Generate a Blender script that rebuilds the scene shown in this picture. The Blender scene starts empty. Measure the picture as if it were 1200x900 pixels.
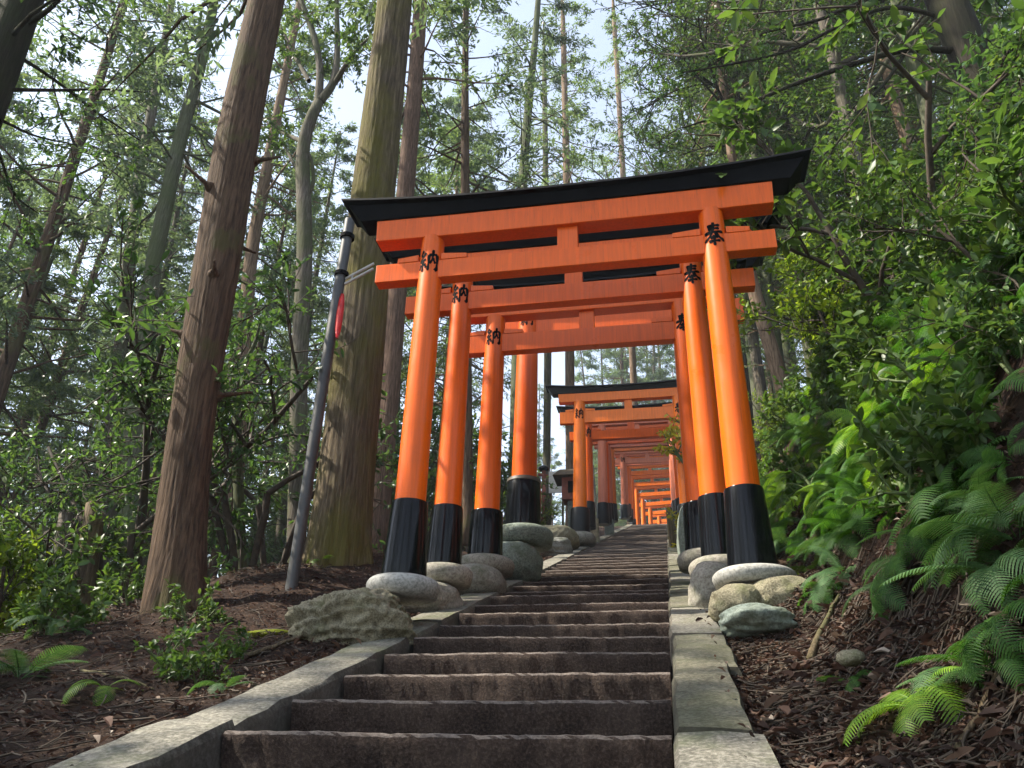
import bpy, math, random
import numpy as np

R = math.radians
rng = np.random.default_rng(11)
random.seed(5)
S = 0.75
scene = bpy.context.scene
col = scene.collection

# ------------------------------------------------------------------ camera frame
FPX = 966.33
_p, _r, _y = R(26.2927), R(1.3274), R(11.2139)
CF = np.array([-math.sin(_y) * math.cos(_p), math.cos(_y) * math.cos(_p), math.sin(_p)])
_R0 = np.array([math.cos(_y), math.sin(_y), 0.0])
_U0 = np.cross(_R0, CF)
CR = _R0 * math.cos(_r) + _U0 * math.sin(_r)
CU = -_R0 * math.sin(_r) + _U0 * math.cos(_r)
HEAD = np.array([-math.sin(_y), math.cos(_y), 0.0])
SIDE = np.array([math.cos(_y), math.sin(_y), 0.0])


def ray(u, v):
    return CF + CR * (u - 600) / FPX - CU * (v - 450) / FPX


def at(u, v, Y):
    d = ray(u, v)
    return d * (Y / (d @ HEAD))


def px_radius(P, w):
    return 0.5 * w * (np.asarray(P) @ CF) / FPX


# ------------------------------------------------------------------ terrain
XL, XR = -1.468, -0.024       # stair edges
KL, KR = -1.75, 0.205         # outer kerb edges
SL, H0 = 0.3186, 0.709
YTOP = 36.0


def zs(y):
    y = np.asarray(y, float)
    return SL * np.minimum(y, YTOP) - H0 + 0.06 * np.maximum(y - YTOP, 0)


_LX = np.array([0, .3, 1.5, 2.6, 4.2, 6.5, 10.0, 18.0, 40.0, 300.0])
_LZ = np.array([-.03, -.05, -.09, -.14, -.50, -1.75, -3.9, -6.8, -9.0, -9.0])
_RX = np.array([0, .1, .42, .60, .95, 1.5, 2.2, 4.0, 8.0, 20.0, 60.0, 300.0])
_RZ = np.array([-.05, -.07, .0, .14, .75, 1.75, 2.5, 3.7, 6.0, 12.0, 22.0, 22.0])


def fbm(x, y, s, seed=0.0):
    x = np.asarray(x) * s + seed
    y = np.asarray(y) * s - seed
    return (np.sin(x * 1.3 + 1.7 * np.sin(y * .9)) * np.cos(y * 1.1 + 1.3 * np.sin(x * .7)) +
            .5 * np.sin(x * 2.9 + 2.1 * np.sin(y * 2.3 + 1)) * np.cos(y * 2.7 + x * .6) +
            .25 * np.sin(x * 6.1 + y * 1.7) * np.cos(y * 5.3 - x * 1.9))


def ground(x, y):
    x = np.asarray(x, float)
    y = np.asarray(y, float)
    dl = KL - x
    dr = x - KR
    off = np.where(dl > 0, np.interp(dl, _LX, _LZ), np.where(dr > 0, np.interp(dr, _RX, _RZ), -.75))
    edge = np.minimum(np.maximum(np.maximum(dl, dr), 0) / .6, 1)
    n = .035 * fbm(x, y, 3.0) + .012 * fbm(x, y, 11.0, 3.) + .10 * fbm(x, y, .7, 1.) * np.minimum(np.maximum(dl, dr) / 3, 1)
    n = n + np.where(dr > .5, .10 * fbm(x, y, 2.2, 7.) * np.minimum((dr - .5), 1.5), 0)
    n = n + np.where(dl > 0, .40 * np.exp(-((x + 3.5) / 1.35) ** 2 - ((y - 8.0) / 2.3) ** 2), 0)
    md = np.exp(-((x - .50) / .34) ** 4) * np.where(dr > 0, 1, 0) * .24 + np.exp(-((x + 1.92) / .36) ** 4) * np.where(dl > 0, 1, 0) * .21
    n = n + md * (1 / (1 + np.exp(-(y - 4.66) * 9))) * (1 / (1 + np.exp((y - 9.6) * 3)))
    return zs(y) + off + n * edge


def ground_at(u, v, tmin=1.5, tmax=80):
    d = ray(u, v)
    t = np.linspace(tmin, tmax, 4000)
    P = d[None, :] * t[:, None]
    gap = P[:, 2] - ground(P[:, 0], P[:, 1])
    below = gap < 0
    if not below.any():
        k = int(np.argmin(gap[t < 11]))
        print('no ground at', u, v, 'nearest', np.round(P[k], 2), round(float(gap[k]), 2))
        return P[k] - np.array([0, 0, gap[k]])
    return P[np.argmax(below)]


# ------------------------------------------------------------------ mesh builder
class MB:
    def __init__(self):
        self.v, self.f, self.n = [], [], 0

    def add(self, v, f):
        v = np.asarray(v, float).reshape(-1, 3)
        f = np.asarray(f, int)
        self.v.append(v)
        self.f.append(f + self.n)
        self.n += len(v)

    def box(self, c, s, rot=0.0):
        cx, cy, cz = c
        x, y, z = s[0] / 2, s[1] / 2, s[2] / 2
        v = np.array([(-x, -y, -z), (x, -y, -z), (x, y, -z), (-x, y, -z), (-x, -y, z), (x, -y, z), (x, y, z), (-x, y, z)])
        if rot:
            c_, s_ = math.cos(rot), math.sin(rot)
            v[:, :2] = v[:, :2] @ np.array([[c_, s_], [-s_, c_]])
        self.add(v + np.array([cx, cy, cz]), [(0, 3, 2, 1), (4, 5, 6, 7), (0, 1, 5, 4), (1, 2, 6, 5), (2, 3, 7, 6), (3, 0, 4, 7)])

    def tube(self, pts, rad, sides=8, cap=True, wob=0.0, seed=0):
        pts = np.asarray(pts, float)
        rad = np.broadcast_to(np.asarray(rad, float), (len(pts),))
        T = np.gradient(pts, axis=0)
        T /= np.linalg.norm(T, axis=1)[:, None] + 1e-12
        a = np.array([1., 0, 0]) if abs(T[0][0]) < .9 else np.array([0, 1., 0])
        N = np.empty_like(pts)
        n = np.cross(T[0], a)
        for i in range(len(pts)):
            n = n - T[i] * (n @ T[i])
            n /= np.linalg.norm(n) + 1e-12
            N[i] = n
        B = np.cross(T, N)
        th = np.linspace(0, 2 * math.pi, sides, endpoint=False)
        rr = rad[:, None] * np.ones(sides)[None, :]
        if wob:
            L = np.arange(len(pts))[:, None] * .35
            rr = rr * (1 + wob * (np.sin(3 * th[None, :] + seed + L) * .6 + np.sin(5 * th[None, :] + 2 * seed - L * .7) * .5 + .6 * np.sin(2 * th[None, :] + L * 1.3 + seed)))
        ring = pts[:, None, :] + rr[:, :, None] * (np.cos(th)[None, :, None] * N[:, None, :] + np.sin(th)[None, :, None] * B[:, None, :])
        m = len(pts)
        i = np.arange(m - 1)[:, None] * sides
        j = np.arange(sides)[None, :]
        k = (j + 1) % sides
        f = np.stack([i + j, i + k, i + sides + k, i + sides + j], -1).reshape(-1, 4)
        base = self.n
        self.add(ring.reshape(-1, 3), f)
        if cap:
            self.f.append(np.array([base + np.arange(sides)[::-1]]))
            self.f.append(np.array([base + (m - 1) * sides + np.arange(sides)]))

    def trunk(self, pts, rad, sides=110, step=.07, ridges=17, amp=.035, flare=.22, seed=0):
        """fissured trunk with buttressed foot; pts from foot to top"""
        pts = np.asarray(pts, float)
        s = np.concatenate([[0], np.cumsum(np.linalg.norm(np.diff(pts, axis=0), axis=1))])
        n = int(s[-1] / step)
        z = np.linspace(0, s[-1], n)
        P = np.stack([np.interp(z, s, pts[:, k]) for k in range(3)], -1)
        rr = np.interp(z, s, rad)
        r = np.random.default_rng(seed)
        th = np.linspace(0, 2 * math.pi, sides, endpoint=False)[None, :]
        Z = z[:, None]
        d = np.zeros((n, sides))
        for m in (ridges, int(ridges * 1.7), int(ridges * 2.6)):
            w = .9 * np.sin(Z * .9 + r.random() * 6) + .5 * np.sin(Z * 2.3 + r.random() * 6) + .25 * np.sin(Z * 5.1 + 3 * th)
            a = np.sin(m * th + w + r.random() * 6)
            brk = .6 + .4 * np.sin(Z * (2.2 + r.random()) + 5 * th + r.random() * 6)
            d += (np.abs(a) ** .6 - .55) * brk * ridges / m
        big = .025 * np.sin(2 * th + Z * .35 + seed) + .02 * np.sin(3 * th - Z * .6 + 2 * seed) + .012 * np.sin(5 * th + Z * 1.1)
        ph = r.random(3) * 6
        root = np.exp(-np.maximum(Z - .45, 0) / .38) * flare * (.5 + .8 * np.maximum(0, np.sin(4 * th + ph[0])) ** 1.5 + .5 * np.maximum(0, np.sin(7 * th + ph[1])))
        R_ = rr[:, None] * (1 + amp * d + big + root) + r.normal(0, .0012, (n, sides))
        T = np.gradient(P, axis=0)
        T /= np.linalg.norm(T, axis=1)[:, None]
        N = norm(np.cross(T, np.array([0, 1., 0])))
        B = np.cross(T, N)
        ring = P[:, None, :] + R_[:, :, None] * (np.cos(th)[:, :, None] * N[:, None, :] + np.sin(th)[:, :, None] * B[:, None, :])
        i = np.arange(n - 1)[:, None] * sides
        j = np.arange(sides)[None, :]
        k = (j + 1) % sides
        self.add(ring.reshape(-1, 3), np.stack([i + j, i + k, i + sides + k, i + sides + j], -1).reshape(-1, 4))

    def lathe(self, prof, c=(0, 0, 0), sides=32, jit=0.0):
        prof = np.asarray(prof, float)
        th = np.linspace(0, 2 * math.pi, sides, endpoint=False)
        rr = prof[:, 0][:, None] * (1 + jit * (np.sin(3 * th + 1) + .6 * np.sin(5 * th))[None, :])
        v = np.stack([rr * np.cos(th), rr * np.sin(th), np.repeat(prof[:, 1][:, None], sides, 1)], -1) + np.array(c)
        m = len(prof)
        i = np.arange(m - 1)[:, None] * sides
        j = np.arange(sides)[None, :]
        k = (j + 1) % sides
        base = self.n
        self.add(v.reshape(-1, 3), np.stack([i + j, i + k, i + sides + k, i + sides + j], -1).reshape(-1, 4))
        self.f.append(np.array([base + np.arange(sides)[::-1]]))
        self.f.append(np.array([base + (m - 1) * sides + np.arange(sides)]))

    def mesh(self, name, mat, smooth=True):
        me = bpy.data.meshes.new(name)
        V = np.concatenate(self.v) if self.v else np.zeros((0, 3))
        loops = np.concatenate([f.ravel() for f in self.f])
        tot = np.concatenate([np.full(len(f), f.shape[1]) for f in self.f])
        start = np.concatenate([[0], np.cumsum(tot)[:-1]])
        me.vertices.add(len(V))
        me.vertices.foreach_set('co', V.astype(np.float32).ravel())
        me.loops.add(len(loops))
        me.loops.foreach_set('vertex_index', loops.astype(np.int32))
        me.polygons.add(len(tot))
        me.polygons.foreach_set('loop_start', start.astype(np.int32))
        me.polygons.foreach_set('loop_total', tot.astype(np.int32))
        me.polygons.foreach_set('use_smooth', np.full(len(tot), bool(smooth)))
        me.update(calc_edges=True)
        me.validate()
        me.materials.append(mat)
        return me

    def obj(self, name, mat, parent=None, smooth=True, auto=None):
        o = bpy.data.objects.new(name, self.mesh(name, mat, smooth))
        col.objects.link(o)
        if parent is not None:
            o.parent = parent
        if auto is not None:
            o.data.set_sharp_from_angle(angle=R(auto))
        return o


def tag(o, label=None, cat=None, group=None, kind=None):
    if label: o['label'] = label
    if cat: o['category'] = cat
    if group: o['group'] = group
    if kind: o['kind'] = kind
    return o


def thing(name, label, cat, loc=(0, 0, 0), rz=0.0, group=None, scale=1.0):
    o = bpy.data.objects.new(name, None)
    o.empty_display_size = .2
    col.objects.link(o)
    o.location = tuple(float(a) for a in loc)
    o.rotation_euler = (0, 0, rz)
    o.scale = (scale,) * 3
    return tag(o, label, cat, group)


def copy_tree(o, parent=None):
    c = o.copy()
    col.objects.link(c)
    c.parent = parent
    for ch in list(o.children):
        copy_tree(ch, c)
    return c


def bevel(o, w, seg=2):
    m = o.modifiers.new('bevel', 'BEVEL')
    m.width = w
    m.segments = seg
    m.limit_method = 'ANGLE'
    m.angle_limit = R(40)
    return o


# ------------------------------------------------------------------ materials
class NT:
    def __init__(self, name):
        self.m = bpy.data.materials.new(name)
        self.m.use_nodes = True
        self.t = self.m.node_tree
        self.t.nodes.clear()
        self.out = self.n('ShaderNodeOutputMaterial')

    def n(self, kind, **kw):
        nd = self.t.nodes.new(kind)
        for k, v in kw.items():
            if k in nd.inputs:
                nd.inputs[k].default_value = v
            else:
                setattr(nd, k, v)
        return nd

    def l(self, a, b):
        self.t.links.new(a, b)

    def coord(self, kind='Object', scale=(1, 1, 1)):
        c = self.n('ShaderNodeTexCoord')
        mp = self.n('ShaderNodeMapping')
        mp.inputs['Scale'].default_value = scale
        self.l(c.outputs[kind], mp.inputs[0])
        return mp.outputs[0]

    def noise(self, vec, scale, detail=6, rough=.6, dist=0.0):
        x = self.n('ShaderNodeTexNoise')
        x.inputs['Scale'].default_value = scale
        x.inputs['Detail'].default_value = detail
        x.inputs['Roughness'].default_value = rough
        x.inputs['Distortion'].default_value = dist
        if vec is not None: self.l(vec, x.inputs['Vector'])
        return x.outputs['Fac']

    def ramp(self, fac, stops, interp='LINEAR'):
        r = self.n('ShaderNodeValToRGB')
        r.color_ramp.interpolation = interp
        e = r.color_ramp.elements
        while len(e) > 1: e.remove(e[-1])
        for i, (p, c) in enumerate(stops):
            el = e[0] if i == 0 else e.new(p)
            el.position = p
            el.color = (*c, 1) if len(c) == 3 else c
        self.l(fac, r.inputs[0])
        return r.outputs[0]

    def mix(self, fac, a, b, mode='MIX'):
        x = self.n('ShaderNodeMix', data_type='RGBA', blend_type=mode)
        for sock, val in ((0, fac), (6, a), (7, b)):
            if hasattr(val, 'links'): self.l(val, x.inputs[sock])
            elif sock == 0: x.inputs[0].default_value = val
            else: x.inputs[sock].default_value = (*val, 1)
        return x.outputs[2]

    def bump(self, h, strength, dist):
        b = self.n('ShaderNodeBump')
        b.inputs['Strength'].default_value = strength
        b.inputs['Distance'].default_value = dist
        self.l(h, b.inputs['Height'])
        return b.outputs[0]

    def pbr(self, color, rough=.8, normal=None, coat=0.0, spec=.5, coat_rough=.1):
        p = self.n('ShaderNodeBsdfPrincipled')
        if hasattr(color, 'links'): self.l(color, p.inputs['Base Color'])
        else: p.inputs['Base Color'].default_value = (*color, 1)
        if hasattr(rough, 'links'): self.l(rough, p.inputs['Roughness'])
        else: p.inputs['Roughness'].default_value = rough
        p.inputs['Specular IOR Level'].default_value = spec
        p.inputs['Coat Weight'].default_value = coat
        p.inputs['Coat Roughness'].default_value = coat_rough
        if normal is not None: self.l(normal, p.inputs['Normal'])
        self.l(p.outputs[0], self.out.inputs[0])
        return p


def mat_plain(name, c, rough=.6, var=.25, scale=14, coat=0.0, bumpd=0.0, spec=.5):
    t = NT(name)
    v = t.coord()
    f = t.noise(v, scale)
    a = tuple(x * (1 - var) for x in c)
    b = tuple(min(1, x * (1 + var)) for x in c)
    nrm = t.bump(f, .5, bumpd) if bumpd else None
    t.pbr(t.ramp(f, [(.3, a), (.7, b)]), rough, nrm, coat, spec)
    return t.m


def mat_paint(name, c, dirt=.35, rough=.32):
    """lacquered timber: faint vertical grain, worn blotches"""
    t = NT(name)
    v = t.coord('Object', (26, 26, 1.2))
    g = t.noise(v, 2.0, 5, .6)
    v2 = t.coord('Object')
    b = t.noise(v2, 3.1, 5, .65)
    c1 = t.mix(t.ramp(g, [(.35, (0, 0, 0)), (.75, (1, 1, 1))]), tuple(x * .86 for x in c), tuple(min(1, x * 1.08) for x in c))
    c2 = t.mix(t.ramp(b, [(.56, (0, 0, 0)), (.80, (dirt, dirt, dirt))]), c1, tuple(x * .55 + .02 for x in c))
    cr = t.noise(t.coord('Object', (34, 34, .5)), 2.6, 3, .5)
    c2 = t.mix(t.ramp(cr, [(.66, (0, 0, 0)), (.70, (.45, .45, .45))]), c2, tuple(x * .45 for x in c))
    r = t.ramp(b, [(.3, (rough * .8,) * 3), (.75, (rough * 1.5,) * 3)])
    t.pbr(c2, r, t.bump(g, .10, .006), .13, .25, .07)
    return t.m


def mat_bark(name, c1, c2, moss=None, moss_amt=.5, scale=1.0, deep=.02):
    t = NT(name)
    v = t.coord('Object', (20 * scale, 20 * scale, 1.3 * scale))
    g = t.noise(v, 1.6, 9, .68, .5)
    g2 = t.noise(t.coord('Object', (40 * scale, 40 * scale, 5 * scale)), 1.2, 5, .6)
    w = t.noise(t.coord('Object', (1.3, 1.3, .8)), 1.3, 4, .6)
    cc = t.ramp(g, [(.36, tuple(x * .28 for x in c1)), (.47, c1), (.62, c2), (.8, tuple(min(1, x * 1.35) for x in c2))])
    cc = t.mix(.35, cc, t.ramp(g2, [(.3, tuple(x * .5 for x in c1)), (.7, c2)]))
    if moss:
        f = t.ramp(w, [(.5 - moss_amt * .28, (0, 0, 0)), (.62, (.85, .85, .85))])
        cc = t.mix(f, cc, t.mix(g2, tuple(x * .55 for x in moss), moss))
    hh = t.mix(.3, g, g2)
    t.pbr(cc, .92, t.bump(hh, .9, deep), spec=.2)
    return t.m


def mat_leaf(name, c1, c2, c3=None, trans=.42, rough=.45, tcol=1.3, amb=.12):
    """leaf: reflects one side, lets light through; each leaf its own tint"""
    t = NT(name)
    geo = t.n('ShaderNodeNewGeometry')
    oi = t.n('ShaderNodeObjectInfo')
    stops = [(0, c1), (.6, c2)] + ([(1, c3)] if c3 else [(1, tuple(x * 1.25 for x in c2))])
    cc = t.ramp(geo.outputs['Random Per Island'], stops)
    cl = t.noise(t.coord('Object'), 1.1, 3, .5)
    cc = t.mix(t.ramp(cl, [(.35, (.0,) * 3), (.7, (.5,) * 3)]), cc, tuple(x * 1.5 for x in c2))
    hs = t.n('ShaderNodeHueSaturation')
    mr = t.n('ShaderNodeMapRange')
    mr.inputs['To Min'].default_value = .8
    mr.inputs['To Max'].default_value = 1.2
    t.l(oi.outputs['Random'], mr.inputs[0])
    t.l(mr.outputs[0], hs.inputs['Value'])
    t.l(cc, hs.inputs['Color'])
    p = t.n('ShaderNodeBsdfPrincipled')
    t.l(hs.outputs[0], p.inputs['Base Color'])
    p.inputs['Roughness'].default_value = rough
    p.inputs['Specular IOR Level'].default_value = .35
    tr = t.n('ShaderNodeBsdfTranslucent')
    tc = t.mix(1.0, hs.outputs[0], (tcol, tcol * 1.0, tcol * .5), 'MULTIPLY')
    t.l(tc, tr.inputs['Color'])
    mx = t.n('ShaderNodeMixShader')
    mx.inputs[0].default_value = trans
    t.l(p.outputs[0], mx.inputs[1])
    t.l(tr.outputs[0], mx.inputs[2])
    t.l(mx.outputs[0], t.out.inputs[0])
    return t.m


def mat_stone(name, dark, mid, light, scale=1.0, moss=None, moss_amt=.4, bump=.015, speck=True, rough=.9, side=None, top=None):
    t = NT(name)
    v = t.coord('Object')
    a = t.noise(v, 2.2 * scale, 8, .65)
    b = t.noise(v, 45 * scale, 4, .7)
    cc = t.ramp(a, [(.3, dark), (.5, mid), (.72, light)])
    if speck:
        cc = t.mix(.5, cc, t.ramp(b, [(.38, tuple(x * .35 for x in dark)), (.52, mid), (.64, light)]))
    if moss:
        w = t.noise(v, 1.7 * scale, 6, .7)
        cc = t.mix(t.ramp(w, [(.58 - .25 * moss_amt, (0, 0, 0)), (.66, (.8,) * 3)]), cc, t.mix(b, tuple(x * .6 for x in moss), moss))
    if side or top:  # darker vertical faces; paler trodden upper faces, light caught by nosings painted in
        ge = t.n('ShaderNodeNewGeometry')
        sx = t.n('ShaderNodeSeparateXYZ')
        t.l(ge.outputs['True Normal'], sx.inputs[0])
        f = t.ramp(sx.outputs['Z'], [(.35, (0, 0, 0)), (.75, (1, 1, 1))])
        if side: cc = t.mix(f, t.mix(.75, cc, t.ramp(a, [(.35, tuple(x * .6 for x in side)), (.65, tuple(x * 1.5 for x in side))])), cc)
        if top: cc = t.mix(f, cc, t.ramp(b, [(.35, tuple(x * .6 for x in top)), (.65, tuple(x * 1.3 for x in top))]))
    t.pbr(cc, rough, t.bump(t.mix(.35, a, b), .8, bump), spec=.25)
    return t.m


M = {}
M['orange'] = mat_paint('vermilion paint', (.80, .122, .0035))
M['orange_deep'] = mat_paint('deep vermilion paint', (.72, .102, .004))
M['pink'] = mat_paint('faded vermilion paint', (.70, .20, .105), .4, .4)
M['orange_lit'] = mat_paint('lit vermilion paint', (.82, .17, .008))  # brighter copy of the orange; light on the upper gates painted in
M['black'] = mat_plain('black lacquer', (.003, .0034, .0045), .17, .5, 9, 0, 0, .2)
M['roof_black'] = mat_plain('matt black roof paint', (.003, .0034, .0045), .6, .5, 9, 0, 0, .07)
M['black_worn'] = mat_plain('worn black paint', (.006, .0065, .0075), .4, .6, 7, 0, 0, .25)
M['ink'] = mat_plain('black ink', (.003, .003, .0035), .8, .2, 14, 0, 0, .06)
M['collar'] = mat_plain('grey brown metal collar', (.09, .075, .06), .45, .4, 20)
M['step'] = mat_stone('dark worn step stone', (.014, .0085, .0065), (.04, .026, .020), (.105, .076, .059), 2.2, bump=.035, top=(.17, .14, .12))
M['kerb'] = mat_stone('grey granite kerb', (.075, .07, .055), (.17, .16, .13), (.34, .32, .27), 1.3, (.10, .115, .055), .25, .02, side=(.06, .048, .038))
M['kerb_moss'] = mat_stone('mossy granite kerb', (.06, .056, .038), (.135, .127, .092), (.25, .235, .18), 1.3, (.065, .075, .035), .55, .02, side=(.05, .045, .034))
M['disc'] = mat_stone('pale grey base stone', (.19, .185, .17), (.32, .315, .29), (.45, .44, .41), 1.2, None, 0, .006)
M['disc_warm'] = mat_stone('weathered base stone', (.15, .13, .10), (.26, .24, .20), (.37, .35, .31), 1.2, (.11, .12, .07), .2, .008)
M['rock'] = mat_stone('pitted tan rock', (.06, .052, .034), (.27, .24, .16), (.44, .40, .29), 2.2, (.13, .14, .06), .25, .05)
M['rock_grey'] = mat_stone('grey rock', (.07, .07, .065), (.2, .2, .185), (.34, .34, .32), 1.5, (.09, .10, .05), .35, .03)
M['rock_green'] = mat_stone('greenish boulder', (.10, .12, .10), (.2, .235, .2), (.32, .36, .32), 1.3, (.10, .12, .07), .3, .02)
M['bark_red'] = mat_bark('reddish cedar bark', (.058, .036, .022), (.145, .094, .06), (.10, .085, .035), -.25, 1.0, .04)
M['bark_brown'] = mat_bark('reddish brown bark', (.085, .05, .034), (.19, .12, .085), None, 0, 1.3, .02)
M['bark_moss'] = mat_bark('mossy bark', (.075, .055, .036), (.20, .155, .10), (.135, .12, .024), .3, .8, .06)
M['bark_grey'] = mat_bark('grey bark', (.075, .062, .05), (.18, .155, .125), (.09, .10, .045), .3, 1.2, .015)
M['bark_dark'] = mat_bark('dark bark', (.018, .013, .011), (.05, .038, .03), (.035, .04, .015), .3, 1.1, .02)
M['bark_tan'] = mat_bark('tan bark', (.13, .085, .055), (.27, .19, .13), None, 0, 1.1, .015)
M['bark_green'] = mat_bark('green grey bark', (.07, .07, .045), (.15, .15, .105), (.09, .11, .045), .6, 1.1, .015)
M['needle'] = mat_leaf('blue green cedar needles', (.062, .10, .072), (.105, .155, .108), (.16, .21, .14), .5)
M['needle2'] = mat_leaf('green cypress needles', (.06, .105, .048), (.105, .16, .072), (.18, .22, .10), .5)
M['leaf_dark'] = mat_leaf('dark evergreen leaves', (.030, .066, .025), (.055, .108, .036), (.10, .158, .05), .45, .34)
M['leaf_mid'] = mat_leaf('mid green leaves', (.034, .072, .02), (.062, .115, .03), (.115, .165, .04), .45, .42)
M['leaf_lime'] = mat_leaf('lime leaves', (.075, .135, .015), (.13, .20, .022), (.24, .29, .035), .5, .4)
M['leaf_gold'] = mat_leaf('yellow leaves', (.25, .25, .02), (.42, .36, .02), (.5, .45, .05), .45, .4)
M['fern'] = mat_leaf('fern green', (.022, .075, .010), (.038, .11, .015), (.065, .15, .022), .42, .65)
M['fern_blue'] = mat_leaf('blue green fern', (.034, .09, .026), (.056, .125, .04), (.088, .16, .056), .38, .65)
M['fern_lime'] = mat_leaf('bright fern', (.07, .165, .012), (.11, .215, .018), (.17, .27, .025), .45, .5)
M['stem'] = mat_plain('brown stem', (.045, .032, .02), .85, .4, 20)
M['stem_green'] = mat_plain('green stem', (.06, .09, .02), .7, .3, 20)
M['moss'] = mat_plain('bright moss', (.14, .155, .018), .95, .5, 22, 0, .02, .1)
M['steel'] = mat_plain('grey pole paint', (.05, .05, .05), .5, .35, 6)
M['galv'] = mat_plain('galvanised steel', (.42, .41, .38), .4, .2, 12)
M['red_cloth'] = mat_plain('red tape', (.62, .012, .012), .5, .3, 10)
M['board'] = mat_plain('pale board', (.60, .57, .52), .7, .12, 4)
M['shrine_red'] = mat_plain('brownish red wood', (.22, .06, .035), .7, .35, 6)
M['roof'] = mat_plain('brown bark roof', (.10, .07, .04), .9, .4, 16)
M['wood'] = mat_bark('old wood', (.07, .05, .03), (.17, .125, .075), (.09, .09, .04), .3, 2.0, .01)


def mat_soil():
    t = NT('forest soil')
    v = t.coord('Object')
    a = t.noise(v, 1.4, 8, .7)
    b = t.noise(v, 19, 8, .72, .8)
    c = t.ramp(b, [(.33, (.010, .0065, .005)), (.48, (.032, .019, .014)), (.6, (.065, .038, .026)), (.75, (.12, .08, .055))])
    c = t.mix(t.ramp(a, [(.45, (0, 0, 0)), (.7, (.6,) * 3)]), c, (.035, .022, .014))
    t.pbr(c, .95, t.bump(b, 1.0, .05), spec=.15)
    return t.m


def mat_litter():
    t = NT('dead leaves')
    geo = t.n('ShaderNodeNewGeometry')
    c = t.ramp(geo.outputs['Random Per Island'], [(0, (.018, .010, .008)), (.4, (.05, .026, .018)), (.7, (.088, .045, .03)), (.9, (.145, .09, .06)), (.985, (.27, .21, .16)), (1, (.34, .29, .24))])
    p = t.pbr(c, .75, spec=.3)
    tr = t.n('ShaderNodeBsdfTranslucent')
    t.l(c, tr.inputs['Color'])
    mx = t.n('ShaderNodeMixShader')
    mx.inputs[0].default_value = .2
    t.l(p.outputs[0], mx.inputs[1])
    t.l(tr.outputs[0], mx.inputs[2])
    t.l(mx.outputs[0], t.out.inputs[0])
    return t.m


M['soil'] = mat_soil()
M['litter'] = mat_litter()


# ------------------------------------------------------------------ leaves and twigs
def norm(a):
    return a / (np.linalg.norm(a, axis=-1, keepdims=True) + 1e-12)


def leaves(mb, pos, axis, L, wr=.4, fold=.12, simple=False, up=None):
    """pos (n,3) leaf base, axis (n,3) direction; each leaf a small bent blade"""
    n = len(pos)
    axis = norm(axis)
    if up is None:
        up = np.array([0, 0, 1.]) + rng.normal(0, .55, (n, 3))
    side = norm(np.cross(axis, up))
    nor = np.cross(side, axis)
    L = np.broadcast_to(np.asarray(L, float), (n,))[:, None]
    W = L * wr * .5
    tip = pos + axis * L - nor * L * .12
    mid = pos + axis * L * .48
    lf = mid + side * W + nor * W * fold * 2
    rt = mid - side * W + nor * W * fold * 2
    if simple:
        v = np.stack([pos, rt, tip, lf], 1).reshape(-1, 3)
        i = np.arange(n)[:, None] * 4
        mb.add(v, i + np.array([[0, 1, 2, 3]]))
    else:
        l2 = pos + axis * L * .78 + side * W * .68 + nor * W * fold - nor * L * .05
        r2 = pos + axis * L * .78 - side * W * .68 + nor * W * fold - nor * L * .05
        l1 = pos + axis * L * .2 + side * W * .62 + nor * W * fold
        r1 = pos + axis * L * .2 - side * W * .62 + nor * W * fold
        m = mid
        v = np.stack([pos, r1, rt, r2, tip, l2, lf, l1, m], 1).reshape(-1, 3)
        i = np.arange(n)[:, None] * 9
        for q in ([0, 1, 2, 8], [8, 2, 3, 4], [8, 4, 5, 6], [0, 8, 6, 7]):
            mb.add(np.zeros((0, 3)), (i + np.array([q])) + mb.n) if False else None
        b = mb.n
        mb.v.append(v)
        mb.n += len(v)
        for q in ([0, 1, 2, 8], [8, 2, 3, 4], [8, 4, 5, 6], [0, 8, 6, 7]):
            mb.f.append(i + np.array([q]) + b)


def bend_path(p0, d, L, n=6, droop=0.0, wig=.15, r=None):
    r = r or rng
    d = np.asarray(d, float)
    d = d / np.linalg.norm(d)
    pts = [np.asarray(p0, float)]
    st = L / (n - 1)
    for _ in range(n - 1):
        d = d + r.normal(0, wig, 3) * .5 + np.array([0, 0, -droop])
        d = d / np.linalg.norm(d)
        pts.append(pts[-1] + d * st)
    return np.array(pts)


def along(path, t):
    s = np.linspace(0, 1, len(path))
    return np.stack([np.interp(t, s, path[:, k]) for k in range(3)], -1)


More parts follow.
